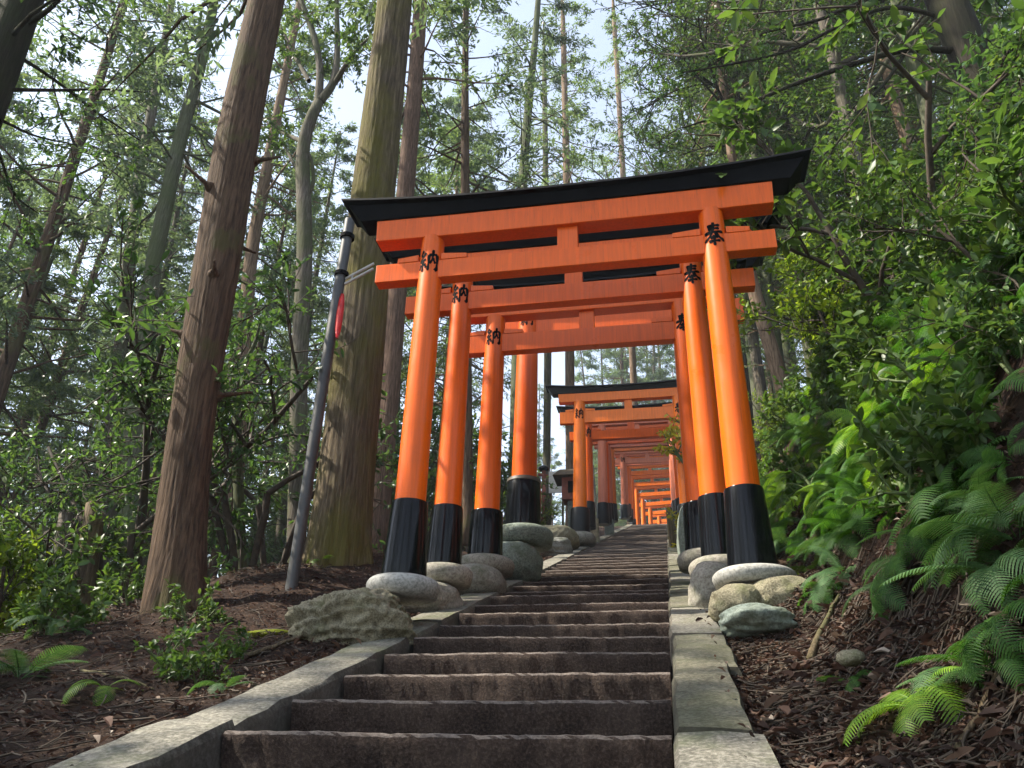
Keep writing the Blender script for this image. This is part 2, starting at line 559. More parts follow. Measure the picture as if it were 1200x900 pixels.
def conifer_crown(stem, fol, trunk, h0, h1, nl, reach, lpt=10, ntw=12, leaf=.15, dead=.2, droop=.03, up=.15, bare=.3):
    """limbs from a trunk path between relative heights h0..h1 with flat drooping sprays"""
    for i in range(nl):
        t = h0 + (h1 - h0) * (i + rng.random()) / nl
        p = along(trunk, t)
        a = rng.random() * 2 * math.pi
        rel = (t - h0) / (h1 - h0)
        Lb = reach * (1.0 - .72 * rel) * (.55 + .6 * rng.random())
        d = np.array([math.cos(a), math.sin(a), up + .35 * rng.normal()])
        pth = bend_path(p, d, Lb, 7, droop, .22)
        stem.tube(pth, np.linspace(.012 + .010 * Lb, .004, 7), 4, False)
        if rng.random() < dead * (1 - rel):
            for _ in range(5):
                q = along(pth, .3 + .6 * rng.random())
                stem.tube(bend_path(q, norm(pth[-1] - pth[0]) + rng.normal(0, .6, 3), Lb * .35, 4, 0, .3), np.linspace(.008, .003, 4), 3, False)
            continue
        dd = norm(pth[-1] - pth[0])
        P, A = [], []
        for k in range(ntw):
            tt = bare + (1 - bare) * rng.random() ** .7
            q = along(pth, tt)
            sd = norm(np.cross(dd, [0, 0, 1])) * (1 if k % 2 else -1)
            td = norm(dd * .7 + sd * (.9 * rng.random() + .2) + np.array([0, 0, .12 * rng.normal()]))
            tl = (.25 + .45 * rng.random()) * min(1, Lb * .5)
            tw = bend_path(q, td, tl, 4, droop * 2.5, .2)
            ts = rng.random(lpt) ** .8
            pp = along(tw, ts) + rng.normal(0, .05, (lpt, 3))
            P.append(pp)
            A.append(norm(tw[-1] - tw[0])[None, :] + rng.normal(0, .55, (lpt, 3)) + np.array([0, 0, -.15]))
        P = np.concatenate(P)
        A = np.concatenate(A)
        leaves(fol, P, A, leaf * (.5 + .8 * rng.random(len(P))), .34, .1, True)


def branch_tree(stem, fol, p0, d, L, r0, levels, leaf, per, spread=.75, droop=0., simple=False, wr=.42, kids=(4, 5, 4), lean=.0, shrink=.62):
    pth = bend_path(p0, d, L, 6, droop, .22)
    stem.tube(pth, np.linspace(r0, r0 * .55, 6), 6 if r0 > .012 else 4, False)
    dd = norm(pth[-1] - pth[-2])
    if levels == 0:
        n = per
        t = .15 + .85 * rng.random(n)
        pp = along(pth, t)
        a = dd[None, :] * .55 + rng.normal(0, .75, (n, 3)) + np.array([0, 0, -.05])
        leaves(fol, pp, a, leaf * (.6 + .7 * rng.random(n)), wr, .14, simple)
        return
    k = kids[min(levels - 1, len(kids) - 1)]
    for i in range(k):
        t = (.35 + .65 * (i + rng.random()) / k) if levels < 3 else (.25 + .75 * (i + rng.random()) / k)
        q = along(pth, t)
        nd = norm(dd + rng.normal(0, spread, 3) + np.array([0, 0, lean]))
        branch_tree(stem, fol, q, nd, L * shrink * (.7 + .5 * rng.random()), r0 * .5, levels - 1, leaf, per, spread, droop, simple, wr, kids, lean, shrink)


# ------------------------------------------------------------------ setting: ground
def axis_grid(a, b, near0, near1, step, grow=1.22):
    g = list(np.arange(near0, near1 + 1e-6, step))
    s = step
    x = g[-1]
    while x < b:
        s *= grow
        x += s
        g.append(min(x, b))
    s = step
    x = g[0]
    while x > a:
        s *= grow
        x -= s
        g.insert(0, max(x, a))
    return np.array(g)


def build_ground():
    xs = axis_grid(-300, 300, -7, 4.5, .075)
    xs = np.unique(np.concatenate([xs, [KL - .01, KL + .02, KR - .02, KR + .01]]))
    ys = axis_grid(-60, 400, 0, 13, .09, 1.12)
    X, Y = np.meshgrid(xs, ys)
    Z = ground(X, Y)
    V = np.stack([X, Y, Z], -1).reshape(-1, 3)
    nx, ny = len(xs), len(ys)
    i = np.arange(ny - 1)[:, None] * nx
    j = np.arange(nx - 1)[None, :]
    F = np.stack([i + j, i + j + 1, i + nx + j + 1, i + nx + j], -1).reshape(-1, 4)
    mb = MB()
    mb.add(V, F)
    o = mb.obj('ground', M['soil'])
    tag(o, kind='structure')


build_ground()

# ------------------------------------------------------------------ stone stairway
NOSE0, TREAD = 2.683, .4996
DZ = {0: .012, 1: -.007, 2: -.009, 3: -.009, 4: -.003, 5: -.007, 6: .002, 7: .008, 8: .012}


def build_stairs():
    root = thing('stone_stairway', 'long straight flight of worn dark stone steps between pale kerbs', 'stairway', (0, 0, 0))
    n0, n1 = -6, 67
    for i in range(n0, n1):
        y = NOSE0 + TREAD * i
        z = float(zs(y)) + DZ.get(i, 0) + rng.normal(0, .003)
        zb = z - .32
        nx = 60 if i < 14 else (24 if i < 30 else 10)
        x = np.linspace(XL + .004, XR - .004, nx)
        # profile in (dy, dz): from back of tread to nosing to foot of riser
        prof = [(.62, 0.0), (.30, .002), (.10, .004), (.03, .003), (.010, .0), (0, -.010), (.003, -.04), (.012, -.09), (.016, -.13), (.02, -.17), (.02, -.32)]
        wob = .007 * np.sin(x * 2.6 + i * 2.1) + .0015 * np.sin(x * 17 + i * 5) + .0018 * rng.normal(size=nx)
        wz = .003 * np.sin(x * 3 + i * 1.3) + .0012 * np.sin(x * 15 + i) + .0012 * rng.normal(size=nx)
        V = []
        for k, (dy, dz) in enumerate(prof):
            edge = 1.0 if 2 <= k <= 6 else (.6 if k < 10 else 0)
            lump = rng.normal(0, .004, nx) if 5 <= k <= 9 and i < 20 else 0
            V.append(np.stack([x, y + dy + wob * edge + lump, np.full(nx, z) + dz + wz * edge], -1))
        V = np.array(V)
        m = len(prof)
        a = np.arange(m - 1)[:, None] * nx
        b = np.arange(nx - 1)[None, :]
        F = np.stack([a + b, a + nx + b, a + nx + b + 1, a + b + 1], -1).reshape(-1, 4)
        mb = MB()
        mb.add(V.reshape(-1, 3), F)
        mb.obj('step', M['step'], root)

    def kerb(xa, xb, y0, y1, mat, top, inner_dir):
        """one sloped kerb block, slightly rough"""
        ny, nx = max(4, int((y1 - y0) / .12)), 5
        ys = np.linspace(y0 + .003, y1 - .003, ny)
        xa2 = xa + rng.normal(0, .004) + .0025 * np.sin(ys * 9 + xa) + rng.normal(0, .004, ny)
        xb2 = xb + rng.normal(0, .004) + .0025 * np.sin(ys * 8 + xb) + rng.normal(0, .004, ny)
        th = top + rng.normal(0, .006)
        V = []
        for (tx, tz) in ((0, -.45), (0, -.03), (.05, -.004), (.5, 0), (.95, -.004), (1, -.03), (1, -.45)):
            xx = xa2 + (xb2 - xa2) * tx
            zz = zs(ys) + th + tz + (rng.normal(0, .003, ny) if tz > -.1 else 0)
            V.append(np.stack([xx, ys, zz], -1))
        V = np.array(V)
        m = len(V)
        a = np.arange(m - 1)[:, None] * ny
        b = np.arange(ny - 1)[None, :]
        F = np.stack([a + b, a + ny + b, a + ny + b + 1, a + b + 1], -1).reshape(-1, 4)
        mb = MB()
        mb.add(V.reshape(-1, 3), F)
        mb.f.append(np.array([np.arange(m) * ny]))
        mb.f.append(np.array([(np.arange(m) * ny + ny - 1)[::-1]]))
        return mb.obj('kerb_stone', mat, root, True, 50)

    cuts = [-2.0, .3, 2.78, 5.3, 7.7, 10.2, 12.6, 15.2]
    while cuts[-1] < 36: cuts.append(cuts[-1] + 2.6)
    for a, b in zip(cuts, cuts[1:]):
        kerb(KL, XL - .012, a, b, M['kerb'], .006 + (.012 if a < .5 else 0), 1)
    cuts = [-1.2, .1, 1.2, 2.05, 2.72, 3.75, 4.6, 5.7, 6.6, 7.6, 8.5, 9.7, 10.8, 12, 13.3]
    while cuts[-1] < 36: cuts.append(cuts[-1] + 2.2)
    for k, (a, b) in enumerate(zip(cuts, cuts[1:])):
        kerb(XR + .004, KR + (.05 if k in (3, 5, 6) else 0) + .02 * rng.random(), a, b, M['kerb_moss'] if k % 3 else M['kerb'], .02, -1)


build_stairs()

# ------------------------------------------------------------------ torii gates
NOU = [  # left pillar character
    ([(.25, .97), (.10, .77), (.26, .69)], .085), ([(.39, .85), (.24, .66), (.06, .50)], .085), ([(.05, .49), (.22, .52), (.40, .55)], .085),
    ([(.23, .52), (.23, .28), (.22, .03)], .10), ([(.13, .36), (.09, .25), (.03, .15)], .09), ([(.32, .37), (.37, .28), (.42, .18)], .09),
    ([(.54, .74), (.54, .40), (.52, .04)], .10), ([(.54, .72), (.75, .75), (.95, .76)], .085), ([(.95, .77), (.96, .40), (.95, .06)], .105), ([(.95, .07), (.89, .09), (.83, .15)], .08),
    ([(.74, .97), (.74, .74), (.70, .52), (.60, .34)], .085), ([(.73, .60), (.80, .48), (.87, .37)], .09)]
HOU = [  # right pillar character
    ([(.22, .83), (.5, .85), (.80, .88)], .085), ([(.25, .70), (.5, .72), (.76, .74)], .085), ([(.06, .54), (.5, .58), (.94, .61)], .09),
    ([(.50, .99), (.47, .70), (.36, .45), (.18, .30), (.03, .22)], .095), ([(.55, .57), (.66, .42), (.80, .32), (.98, .25)], .105),
    ([(.32, .33), (.5, .35), (.68, .37)], .08), ([(.24, .18), (.5, .20), (.77, .22)], .085), ([(.50, .45), (.50, .22), (.49, .0)], .10)]


def kanji(strokes, size, rad_of, zc, x_of):
    """brush strokes laid on the pillar's front surface"""
    mb = MB()
    for pts, w in strokes:
        pts = np.array(pts)
        s = np.linspace(0, 1, len(pts))
        t = np.linspace(0, 1, 10)
        P = np.stack([np.interp(t, s, pts[:, 0]), np.interp(t, s, pts[:, 1])], -1)
        D = norm(np.gradient(P, axis=0))
        Nn = np.stack([-D[:, 1], D[:, 0]], -1)
        ww = w * (.62 + .5 * np.abs(np.cos(t * 2.6)) + .06 * np.sin(t * 9)) * .5
        ww[-1] *= .5
        ww[0] *= .75
        rows = []
        for sd in (1, 0, -1):
            q = (P + Nn * ww[:, None] * sd * 1.5 - .5) * size * np.array([.78, 1.0])
            z = zc + q[:, 1]
            r = rad_of(z) + .0022
            a = q[:, 0] / r
            rows.append(np.stack([x_of(z) + r * np.sin(a), -r * np.cos(a), z], -1))
        V = np.array(rows)
        n = 10
        i = np.arange(2)[:, None] * n
        j = np.arange(n - 1)[None, :]
        F = np.stack([i + j, i + n + j, i + n + j + 1, i + j + 1], -1).reshape(-1, 4)
        mb.add(V.reshape(-1, 3), F)
    return mb


def beam_mb(L0, L1, z0, z1, th0, th1, sori=0.0, n=28, sori0=None):
    """horizontal beam along x with optional upward curve; L0/L1 half length at bottom/top"""
    t = np.linspace(-1, 1, n)
    V = []
    for (z, L, th) in ((z0, L0, th0), (z1, L1, th1)):
        for sy in (-1, 1):
            x = t * L
            zz = z + (sori if sori0 is None or z == z1 else sori0) * np.abs(t) ** 2.4
            V.append(np.stack([x, np.full(n, sy * th / 2), zz], -1))
    V = np.array(V)  # 0 bottom front,1 bottom back,2 top front,3 top back
    mb = MB()
    F = []
    for a, b in ((0, 2), (2, 3), (3, 1), (1, 0)):
        j = np.arange(n - 1)
        F.append(np.stack([a * n + j, a * n + j + 1, b * n + j + 1, b * n + j], -1))
    mb.add(V.reshape(-1, 3), np.concatenate(F))
    mb.f.append(np.array([[0, 2 * n, 3 * n, n]]))
    e = n - 1
    mb.f.append(np.array([[e, n + e, 3 * n + e, 2 * n + e]]))
    return mb


def torii(label, cx, y, hw, bz, zb, n0, n1, rb, rt, rs0, rs1, mats, group=None, kan=True, near=True, collar=False, rot=0.0, over=1.0, lean=.0105, kanji_size=.205):
    body, blk, kas = mats
    root = thing('torii_gate', label, 'torii gate', (cx, y, bz), rot, group)
    hz = n0 - bz
    hn = n1 - n0
    hs0 = hz + hn + .205 * (.9 if not near else 1)
    hs1 = hs0 + .187
    zbk = zb - bz
    H = hs0 + .02
    sides = 40 if near else 20
    for sd in (-1, 1):
        x_of = lambda z, sd=sd: sd * (hw - lean * z)
        rad = lambda z: rb + (rt - rb) * np.clip((z - zbk) / (H - zbk), 0, 1)
        zz = np.array([.02, zbk * .5, zbk, zbk + .3, (zbk + H) / 2, H - .3, H])
        mb = MB()
        mb.tube(np.stack([x_of(zz), 0 * zz, zz], -1), rad(zz), sides)
        p = mb.obj('pillar', body, root, True, 40)
        # black sleeve round the foot
        zs_ = np.array([0, .03, zbk * .5, zbk - .012, zbk])
        rr = np.array([rs1 * .985, rs1, (rs0 + rs1) / 2, rs0, rs0 * .97])
        mb = MB()
        mb.tube(np.stack([x_of(zs_), 0 * zs_, zs_], -1), rr, sides)
        mb.obj('sleeve', blk, p, True, 40)
        if collar:
            mb = MB()
            zc = np.array([zbk - .004, zbk + .004, zbk + .04, zbk + .05])
            mb.tube(np.stack([x_of(zc), 0 * zc, zc], -1), np.array([rs0 * .99, rs0 * 1.03, rs0 * 1.0, rb * 1.02]), sides)
            mb.obj('collar', M['collar'], p, True, 40)
        if kan:
            mb = kanji(NOU if sd < 0 else HOU, kanji_size, rad, hz + hn * .5 + .055, x_of)
            mb.obj('lettering', M['ink'], p, False)
    e = hw * 1.369 * over
    bevel(beam_mb(e, e, hz, hz + hn, .105, .105, 0, 2).obj('tie_beam', body, root, False), .005)
    e2 = hw * 1.385 * over
    bevel(beam_mb(e2, e2 * 1.004, hs0, hs1, .15, .17, .010, 28).obj('lintel', body, root, False), .006)
    # black roof beam: body slanting inward below a thin overhanging cap
    kb = MB()
    a = beam_mb(e2 * 1.09, e2 * 1.165, hs1 + .003, hs1 + .085, .20, .27, .078, 32, .010)
    b = beam_mb(e2 * 1.19, e2 * 1.20, hs1 + .088, hs1 + .118, .36, .34, .090, 32)
    for q in (a, b):
        for v in q.v: kb.v.append(v)
        for f in q.f: kb.f.append(f + kb.n)
        kb.n += q.n
    bevel(kb.obj('roof_beam', kas, root, False), .004)
    sb = MB()
    sb.box((0, 0, (hz + hn + hs0) / 2 + .004), (.155, .075, hs0 - hz - hn + .012))
    bevel(sb.obj('strut', body, root, False), .004)
    if near:
        for sd in (-1, 1):
            for io in (-1, 1):
                xa = sd * (hw - lean * (hz + hn)) + io * sd * (rt + .002)
                xb = xa + io * sd * (.20 if io < 0 else .165)
                mb = MB()
                h_ = .052
                V = []
                for xq, hq in ((xa, h_ * 1.15), (xb, h_ * .8)):
                    for yy in (-.055, .055):
                        V += [(xq, yy, hz + hn + .002), (xq, yy, hz + hn + hq)]
                mb.add(V, [(0, 1, 3, 2), (4, 6, 7, 5), (0, 4, 5, 1), (2, 3, 7, 6), (1, 5, 7, 3), (0, 2, 6, 4)])
                bevel(mb.obj('wedge', body, root, False), .003)
    return root


A = (M['orange'], M['black'], M['roof_black'])
torii('front torii gate, nearest the camera, its black roof beam widest and uppermost', -.602, 5.082, 1.0875, 1.2094, 1.7177, 3.4784, 3.6374, .105, .089, .122, .147, A, 'orange torii gates over the stairs')
torii('second orange torii gate, close behind the front one with pillars just inside it', -.6697, 6.0598, 1.032, 1.5243, 1.9964, 3.7911, 3.9704, .108, .09, .124, .137, A, 'orange torii gates over the stairs', over=1.07)
torii('third torii gate, narrower, its left pillar on a double grey stone', -.6792, 7.2822, .980, 1.9007, 2.3381, 4.0222, 4.2252, .119, .10, .152, .162, (M['orange'], M['black'], M['roof_black']), 'orange torii gates over the stairs')
torii('fourth torii gate with the thickest pillars and brown collars above black sleeves', -.457, 8.5866, 1.0875, 2.5564, 3.0728, 4.935, 5.235, .142, .118, .188, .197, (M['orange_deep'], M['black'], M['roof_black']), 'orange torii gates over the stairs', collar=True)
torii('fifth torii gate, standing apart up the stairs, framed whole between the nearer pillars', -.6266, 15.363, 1.0229, 4.4365, 4.9286, 6.7343, 6.9899, .138, .115, .185, .195, (M['orange_lit'], M['black_worn'], M['black_worn']), 'orange torii gates over the stairs', kanji_size=.24)
far = [(16.6, 'orange', 'orange torii gate tight behind the fifth gate, its left pillar showing beside it', .955), (20.2, 'pink', 'faded pink torii gate right behind the fifth gate', .92), (21.5, 'orange', 'orange torii gate just behind the first faded pink gate', .95), (22.9, 'pink', 'second faded pink torii gate, before the bright orange beam', .97), (24.5, 'orange_lit', 'bright orange torii gate whose beam shows under the faded pink beams', .97), (31.5, 'pink', 'third faded pink torii gate, past the open gap in the row', .97), (33.0, 'pink', 'fourth faded pink torii gate, just before the dense tunnel', .99)]
for (y, m, lab, w) in far:
    b = float(zs(y)) + .33
    dh = -.32 if y < 18 else 0
    torii(lab, -.64, y, 1.02 * w, b, b + .55, b + 2.28 + dh, b + 2.48 + dh, .125, .105, .15, .16, (M[m], M['black_worn'], M['black_worn']), 'orange torii gates over the stairs', near=True, kanji_size=.24)
y = 35.0
k = 2
while y < 58:
    b = float(zs(y)) + .38
    torii('small far torii gate within the dense tunnel of gates at the stair top', -.64 + .013 * max(0, y - 37) ** 2, y, 1.0 + .02 * random.random(), b, b + .55, b + 2.2, b + 2.4, .13, .11, .15, .16,
          (M['pink' if k in (0, 1) else 'orange_lit'], M['black_worn'], M['black_worn']), 'far torii gates in the tunnel', kan=k < 3, near=False, rot=-math.atan(.026 * max(0, y - 37)))
    y += 1.9
    k += 1


# ------------------------------------------------------------------ stones under the pillars, rocks
def dome_stone(label, x, y, z, r, h, mat, sq=1.0, cat='base stone'):
    th = np.linspace(0, math.pi / 2, 9)
    prof = [(r * .93, -h * .9), (r, -h * .45)] + [(r * (.62 + .38 * math.cos(a) ** .8) if a < 1.5 else r * .6, -h * .4 + h * .4 * math.sin(a)) for a in th] + [(.01, 0.0)]
    mb = MB()
    mb.lathe(prof, (0, 0, 0), 40, .012)
    o = mb.obj('base_stone', mat)
    o.location = (x, y, z + .002)
    o.scale = (1, sq, 1)
    return tag(o, label, cat, 'round stones under the gate pillars')


def rock(label, x, y, z, sx, sy, sz, mat, seed=0, rough=.16, name='rock', cat='rock', rz=0.0, group=None, det=5, ridged=0.0):
    import bmesh
    bm = bmesh.new()
    bmesh.ops.create_icosphere(bm, subdivisions=det, radius=1)
    P = np.array([v.co for v in bm.verts])
    d = np.zeros(len(P))
    r = np.random.default_rng(seed)
    for f, a in ((1.3, 1), (2.7, .55), (5.5, .3), (11., .16), (21., .08)):
        w = r.normal(0, f, (3, 3))
        ph = r.random(3) * 6
        s = np.sin(P @ w[0] + ph[0]) * np.cos(P @ w[1] + ph[1]) + .5 * np.sin(P @ w[2] + ph[2])
        d += a * (s if not ridged or f < 2 else -np.abs(s) * ridged * 1.6 + .4)
    Q = P * (1 + rough * d)[:, None]
    Q = np.sign(Q) * np.abs(Q) ** .85
    for v, q in zip(bm.verts, Q): v.co = q * np.array([sx, sy, sz])
    me = bpy.data.meshes.new(name)
    bm.to_mesh(me)
    bm.free()
    me.polygons.foreach_set('use_smooth', [True] * len(me.polygons))
    me.materials.append(mat)
    o = bpy.data.objects.new(name, me)
    col.objects.link(o)
    o.location = (x, y, z)
    o.rotation_euler = (0, 0, rz)
    return tag(o, label, cat, group)


dome_stone('pale round stone under the front gate\'s left pillar, on the tan rock', -1.69, 5.08, 1.2094, .235, .14, M['disc'])
dome_stone('round stone under the second gate\'s left pillar, rounded grey cushion', -1.702, 6.06, 1.5243, .225, .16, M['disc_warm'])
dome_stone('upper grey disc stone under the third gate\'s left pillar', -1.659, 7.28, 1.9007, .27, .16, M['disc_warm'])
dome_stone('big greenish dome stone under the fourth gate\'s left pillar', -1.545, 8.59, 2.5564, .33, .22, M['rock_green'])
dome_stone('pale wide stone under the front gate\'s right pillar beside the bank', .486, 5.08, 1.2094, .245, .11, M['disc'])
dome_stone('smooth cushion stone under the second gate\'s right pillar', .362, 6.06, 1.5243, .235, .15, M['disc_warm'])
dome_stone('cushion stone under the third gate\'s right pillar, half hidden behind another', .30, 7.28, 1.9007, .24, .16, M['disc_warm'])
dome_stone('stone under the fourth gate\'s right pillar, mostly hidden by nearer pillars', .63, 8.59, 2.5564, .3, .28, M['rock_green'])
dome_stone('low stone under the fifth gate\'s left pillar beside the pale rock', -1.65, 15.36, 4.4365, .3, .24, M['disc_warm'])
dome_stone('low stone under the fifth gate\'s right pillar behind yellow leaves', .397, 15.36, 4.4365, .3, .24, M['disc_warm'])

rock('rough pitted tan rock carrying the front gate\'s left pillar stone', -1.90, 4.86, .85, .40, .44, .235, M['rock'], 3, .125, rz=.3, ridged=1.6, det=6)
rock('smooth tan rock under the second gate\'s left base stone', -1.80, 6.0, 1.25, .25, .34, .14, M['disc_warm'], 8, .07)
rock('lower grey disc shaped stone below the third gate\'s left pillar', -1.72, 7.2, 1.66, .27, .33, .15, M['disc_warm'], 9, .05)
rock('square mossy grey block below the greenish dome stone', -1.62, 8.5, 2.16, .30, .34, .22, M['rock_green'], 12, .07)
rock('dark broken rock wedged behind the left kerb near the third gate', -1.86, 8.0, 1.86, .2, .25, .2, M['rock_grey'], 15, .16)
rock('flat grey green rock at the right kerb below the front gate\'s right stone', .43, 4.66, .83, .21, .22, .08, M['rock_green'], 21, .15, rz=.5)
rock('brown rock wedged under the front gate\'s right base stone', .345, 4.98, .995, .16, .17, .105, M['rock'], 24, .17, ridged=.6)
rock('broad tan rock under the outer rim of the front right base stone', .60, 4.98, 1.00, .20, .17, .125, M['rock'], 33, .17, ridged=.6)
rock('rounded stone beneath the second gate\'s right cushion stone', .30, 5.85, 1.24, .2, .28, .2, M['disc_warm'], 25, .07)
rock('tall pale boulder with a dark square hollow beside the right kerb', .36, 8.75, 2.38, .26, .36, .46, M['rock_green'], 27, .06)
rock('pale rock heap under the fifth gate\'s left pillar', -2.0, 14.3, 4.02, .45, .5, .24, M['rock'], 31, .12)
rock('grey rock at the left kerb, darker, before the fifth gate', -1.9, 13.2, 3.55, .30, .4, .22, M['rock_grey'], 37, .14)
rock('loose tan stone half sunk in the dead leaves by the right kerb', .62, 3.28, .46, .045, .055, .028, M['rock'], 41, .14, det=3)

# square posts and blocks beside the path higher up
def block(name, label, x, y, z, sx, sy, sz, mat, cat):
    mb = MB()
    mb.box((0, 0, sz / 2), (sx, sy, sz))
    o = bevel(mb.obj(name, mat, None, False), min(sx, sy) * .12, 3)
    o.location = (x, y, z)
    o.rotation_euler = (R(2), R(-1.5), .1)
    return tag(o, label, cat)


block('stone_post', 'short square brown stone post at the left kerb just past the fifth gate', -1.63, 17.6, float(zs(17.6)) - .1, .33, .32, .60, M['rock'], 'stone post')
block('stone_post', 'small mossy stone post further up at the left kerb', -1.60, 22.6, float(zs(22.6)) - .1, .26, .3, .5, M['rock_green'], 'stone post')
block('wooden_post', 'slim weathered wooden post at the right edge of the stairs by yellow leaves', .06, 14.2, float(zs(14.2)) - .1, .10, .10, .8, M['wood'], 'post')
block('wooden_post', 'brown wooden board post at the right edge beyond the yellow plants', .16, 14.9, float(zs(14.9)) - .1, .28, .08, .55, M['wood'], 'post')

# ------------------------------------------------------------------ props behind the gates
def lamp_pole():
    b = ground_at(341, 690)
    Y = float(b @ HEAD)
    p = [at(341, 692, Y), at(349, 640, Y), at(380, 440, Y), at(410, 258, Y)]
    root = thing('utility_pole', 'slim grey leaning pole with a red tape strip beside the mossy trunk', 'pole', b)
    P = np.array(p) - b
    P = np.vstack([P[0] + (P[0] - P[1]) * .6, P])
    mb = MB()
    mb.tube(P, [px_radius(b, 15)] * 2 + [px_radius(p[1], 14), px_radius(p[2], 13.5), px_radius(p[3], 12)], 14)
    mb.obj('pole', M['steel'], root, True, 40)
    t0, t1 = at(398, 347, Y) - b, at(391, 398, Y) - b
    mb = MB()
    pts = np.linspace(t0, t1, 8) - HEAD * .035 + SIDE * .035
    w = np.array([.012, .024, .028, .03, .03, .028, .024, .01]) * 1.0
    V = np.stack([pts - SIDE * w[:, None] - HEAD * .012, pts + SIDE * w[:, None] - HEAD * (.01 + .01 * np.sin(np.arange(8)))[:, None], pts + SIDE * w[:, None] + HEAD * .012, pts - SIDE * w[:, None] + HEAD * .012], 1)
    i = np.arange(7)[:, None] * 4
    for q in ([0, 1, 5, 4], [1, 2, 6, 5], [2, 3, 7, 6], [3, 0, 4, 7]):
        mb.f.append(i + np.array([q]) + mb.n)
    mb.v.append(V.reshape(-1, 3)); mb.n += 32
    mb.f.append(np.array([[0, 1, 2, 3]])); mb.f.append(np.array([[31, 30, 29, 28]]))
    mb.obj('red_tape', M['red_cloth'], root)
    a, c = at(404, 330, Y) - b, at(438, 312, Y) - b
    mb = MB()
    for off in (-.030, .030):
        mb.tube([a + np.array([0, 0, off]), c + np.array([0, 0, off])], .014, 8)
    mb.tube([a * .75 + c * .25 + np.array([0, 0, -.03]), a * .75 + c * .25 + np.array([0, 0, .03])], .010, 6)
    mb.obj('bracket', M['galv'], root, True, 40)
    for v in (278, 322):
        mb = MB()
        q = at(410 - (v - 258) * .153, v, Y) - b
        mb.tube([q - np.array([0, 0, .02]), q + np.array([0, 0, .02])], px_radius(q + b, 17), 14)
        mb.obj('band', M['ink'], root, True, 40)


lamp_pole()


def behind_props():
    # small lamp post with crossbar
    Y = 20.0
    b = at(637, 616, Y)
    b[2] = min(b[2], float(ground(b[0], b[1]))) if False else b[2]
    g = float(ground(b[0], b[1]))
    root = thing('lamp_post', 'thin dark red post with crossbar and round black lamp, left of the fifth gate', 'lamp post', (b[0], b[1], g))
    L = lambda u, v: at(u, v, Y) - np.array([b[0], b[1], g])
    mb = MB(); mb.tube([(0, 0, -.2), (0, 0, float(L(637, 552)[2]))], .05, 10); mb.obj('post', M['shrine_red'], root)
    mb = MB(); mb.tube([L(630, 556), L(642, 558)], .045, 8); mb.obj('crossbar', M['shrine_red'], root)
    mb = MB(); c = L(637, 550); mb.lathe([(.02, .12), (.12, .05), (.14, 0), (.12, -.04), (.02, -.05)][::-1], c, 16); mb.obj('lamp', M['black'], root)
    Y = 21.5
    c = at(652, 565, Y)
    g = float(ground(c[0], c[1]))
    root = thing('notice_board', 'pale blank board on posts seen between gate pillars', 'notice board', (c[0], c[1], g))
    hh = c[2] - g
    mb = MB(); mb.box((0, 0, hh), (.42, .05, .62)); bevel(mb.obj('panel', M['board'], root, False), .01)
    for sx in (-.17, .17):
        mb = MB(); mb.tube([(sx, .05, -.2), (sx, .05, hh + .2)], .03, 8); mb.obj('post', M['wood'], root)
    # little roofed shrine
    Y = 18.5
    c = at(672, 575, Y)
    g = float(ground(c[0], c[1]))
    root = thing('wayside_shrine', 'small brownish red roofed shrine just left of the fifth gate\'s pillar', 'shrine', (c[0], c[1], g))
    hh = c[2] - g
    mb = MB(); mb.box((0, 0, hh), (.50, .44, .56)); bevel(mb.obj('body', M['shrine_red'], root, False), .01)
    mb = MB()
    mb.add([(-.45, -.42, hh + .26), (.45, -.42, hh + .26), (.45, .42, hh + .26), (-.45, .42, hh + .26), (-.34, 0, hh + .55), (.34, 0, hh + .55)],
           [(0, 3, 2, 1)])
    mb.f.append(np.array([(0, 1, 5, 4), (2, 3, 4, 5)])); mb.f.append(np.array([(1, 2, 5), (3, 0, 4)]))
    bevel(mb.obj('roof', M['roof'], root, False), .02)
    mb = MB(); mb.box((0, -.228, hh + .02), (.2, .02, .28)); mb.obj('door', M['ink'], root, False)
    mb = MB(); mb.box((0, 0, (hh - .30) / 2 - .1), (.26, .26, hh - .28 + .2)); bevel(mb.obj('pedestal', M['rock_green'], root, False), .02)


behind_props()


# ------------------------------------------------------------------ trees placed where they stand
def px_trunk(pts, Y, sub=6):
    """pts: (u, v, width px) from foot to top, standing in a vertical plane Y metres ahead"""
    P = np.array([at(u, v, Y) for u, v, w in pts])
    r = np.array([px_radius(p, w) for p, (u, v, w) in zip(P, pts)])
    s = np.concatenate([[0], np.cumsum(np.linalg.norm(np.diff(P, axis=0), axis=1))])
    n = max(8, int(s[-1] / .35))
    t = np.linspace(0, s[-1], n)
    # smooth
    Q = np.stack([np.interp(t, s, P[:, k]) for k in range(3)], -1)
    rr = np.interp(t, s, r)
    for _ in range(3):
        Q[1:-1] = (Q[:-2] + 2 * Q[1:-1] + Q[2:]) / 4
        rr[1:-1] = (rr[:-2] + 2 * rr[1:-1] + rr[2:]) / 4
    return Q, rr


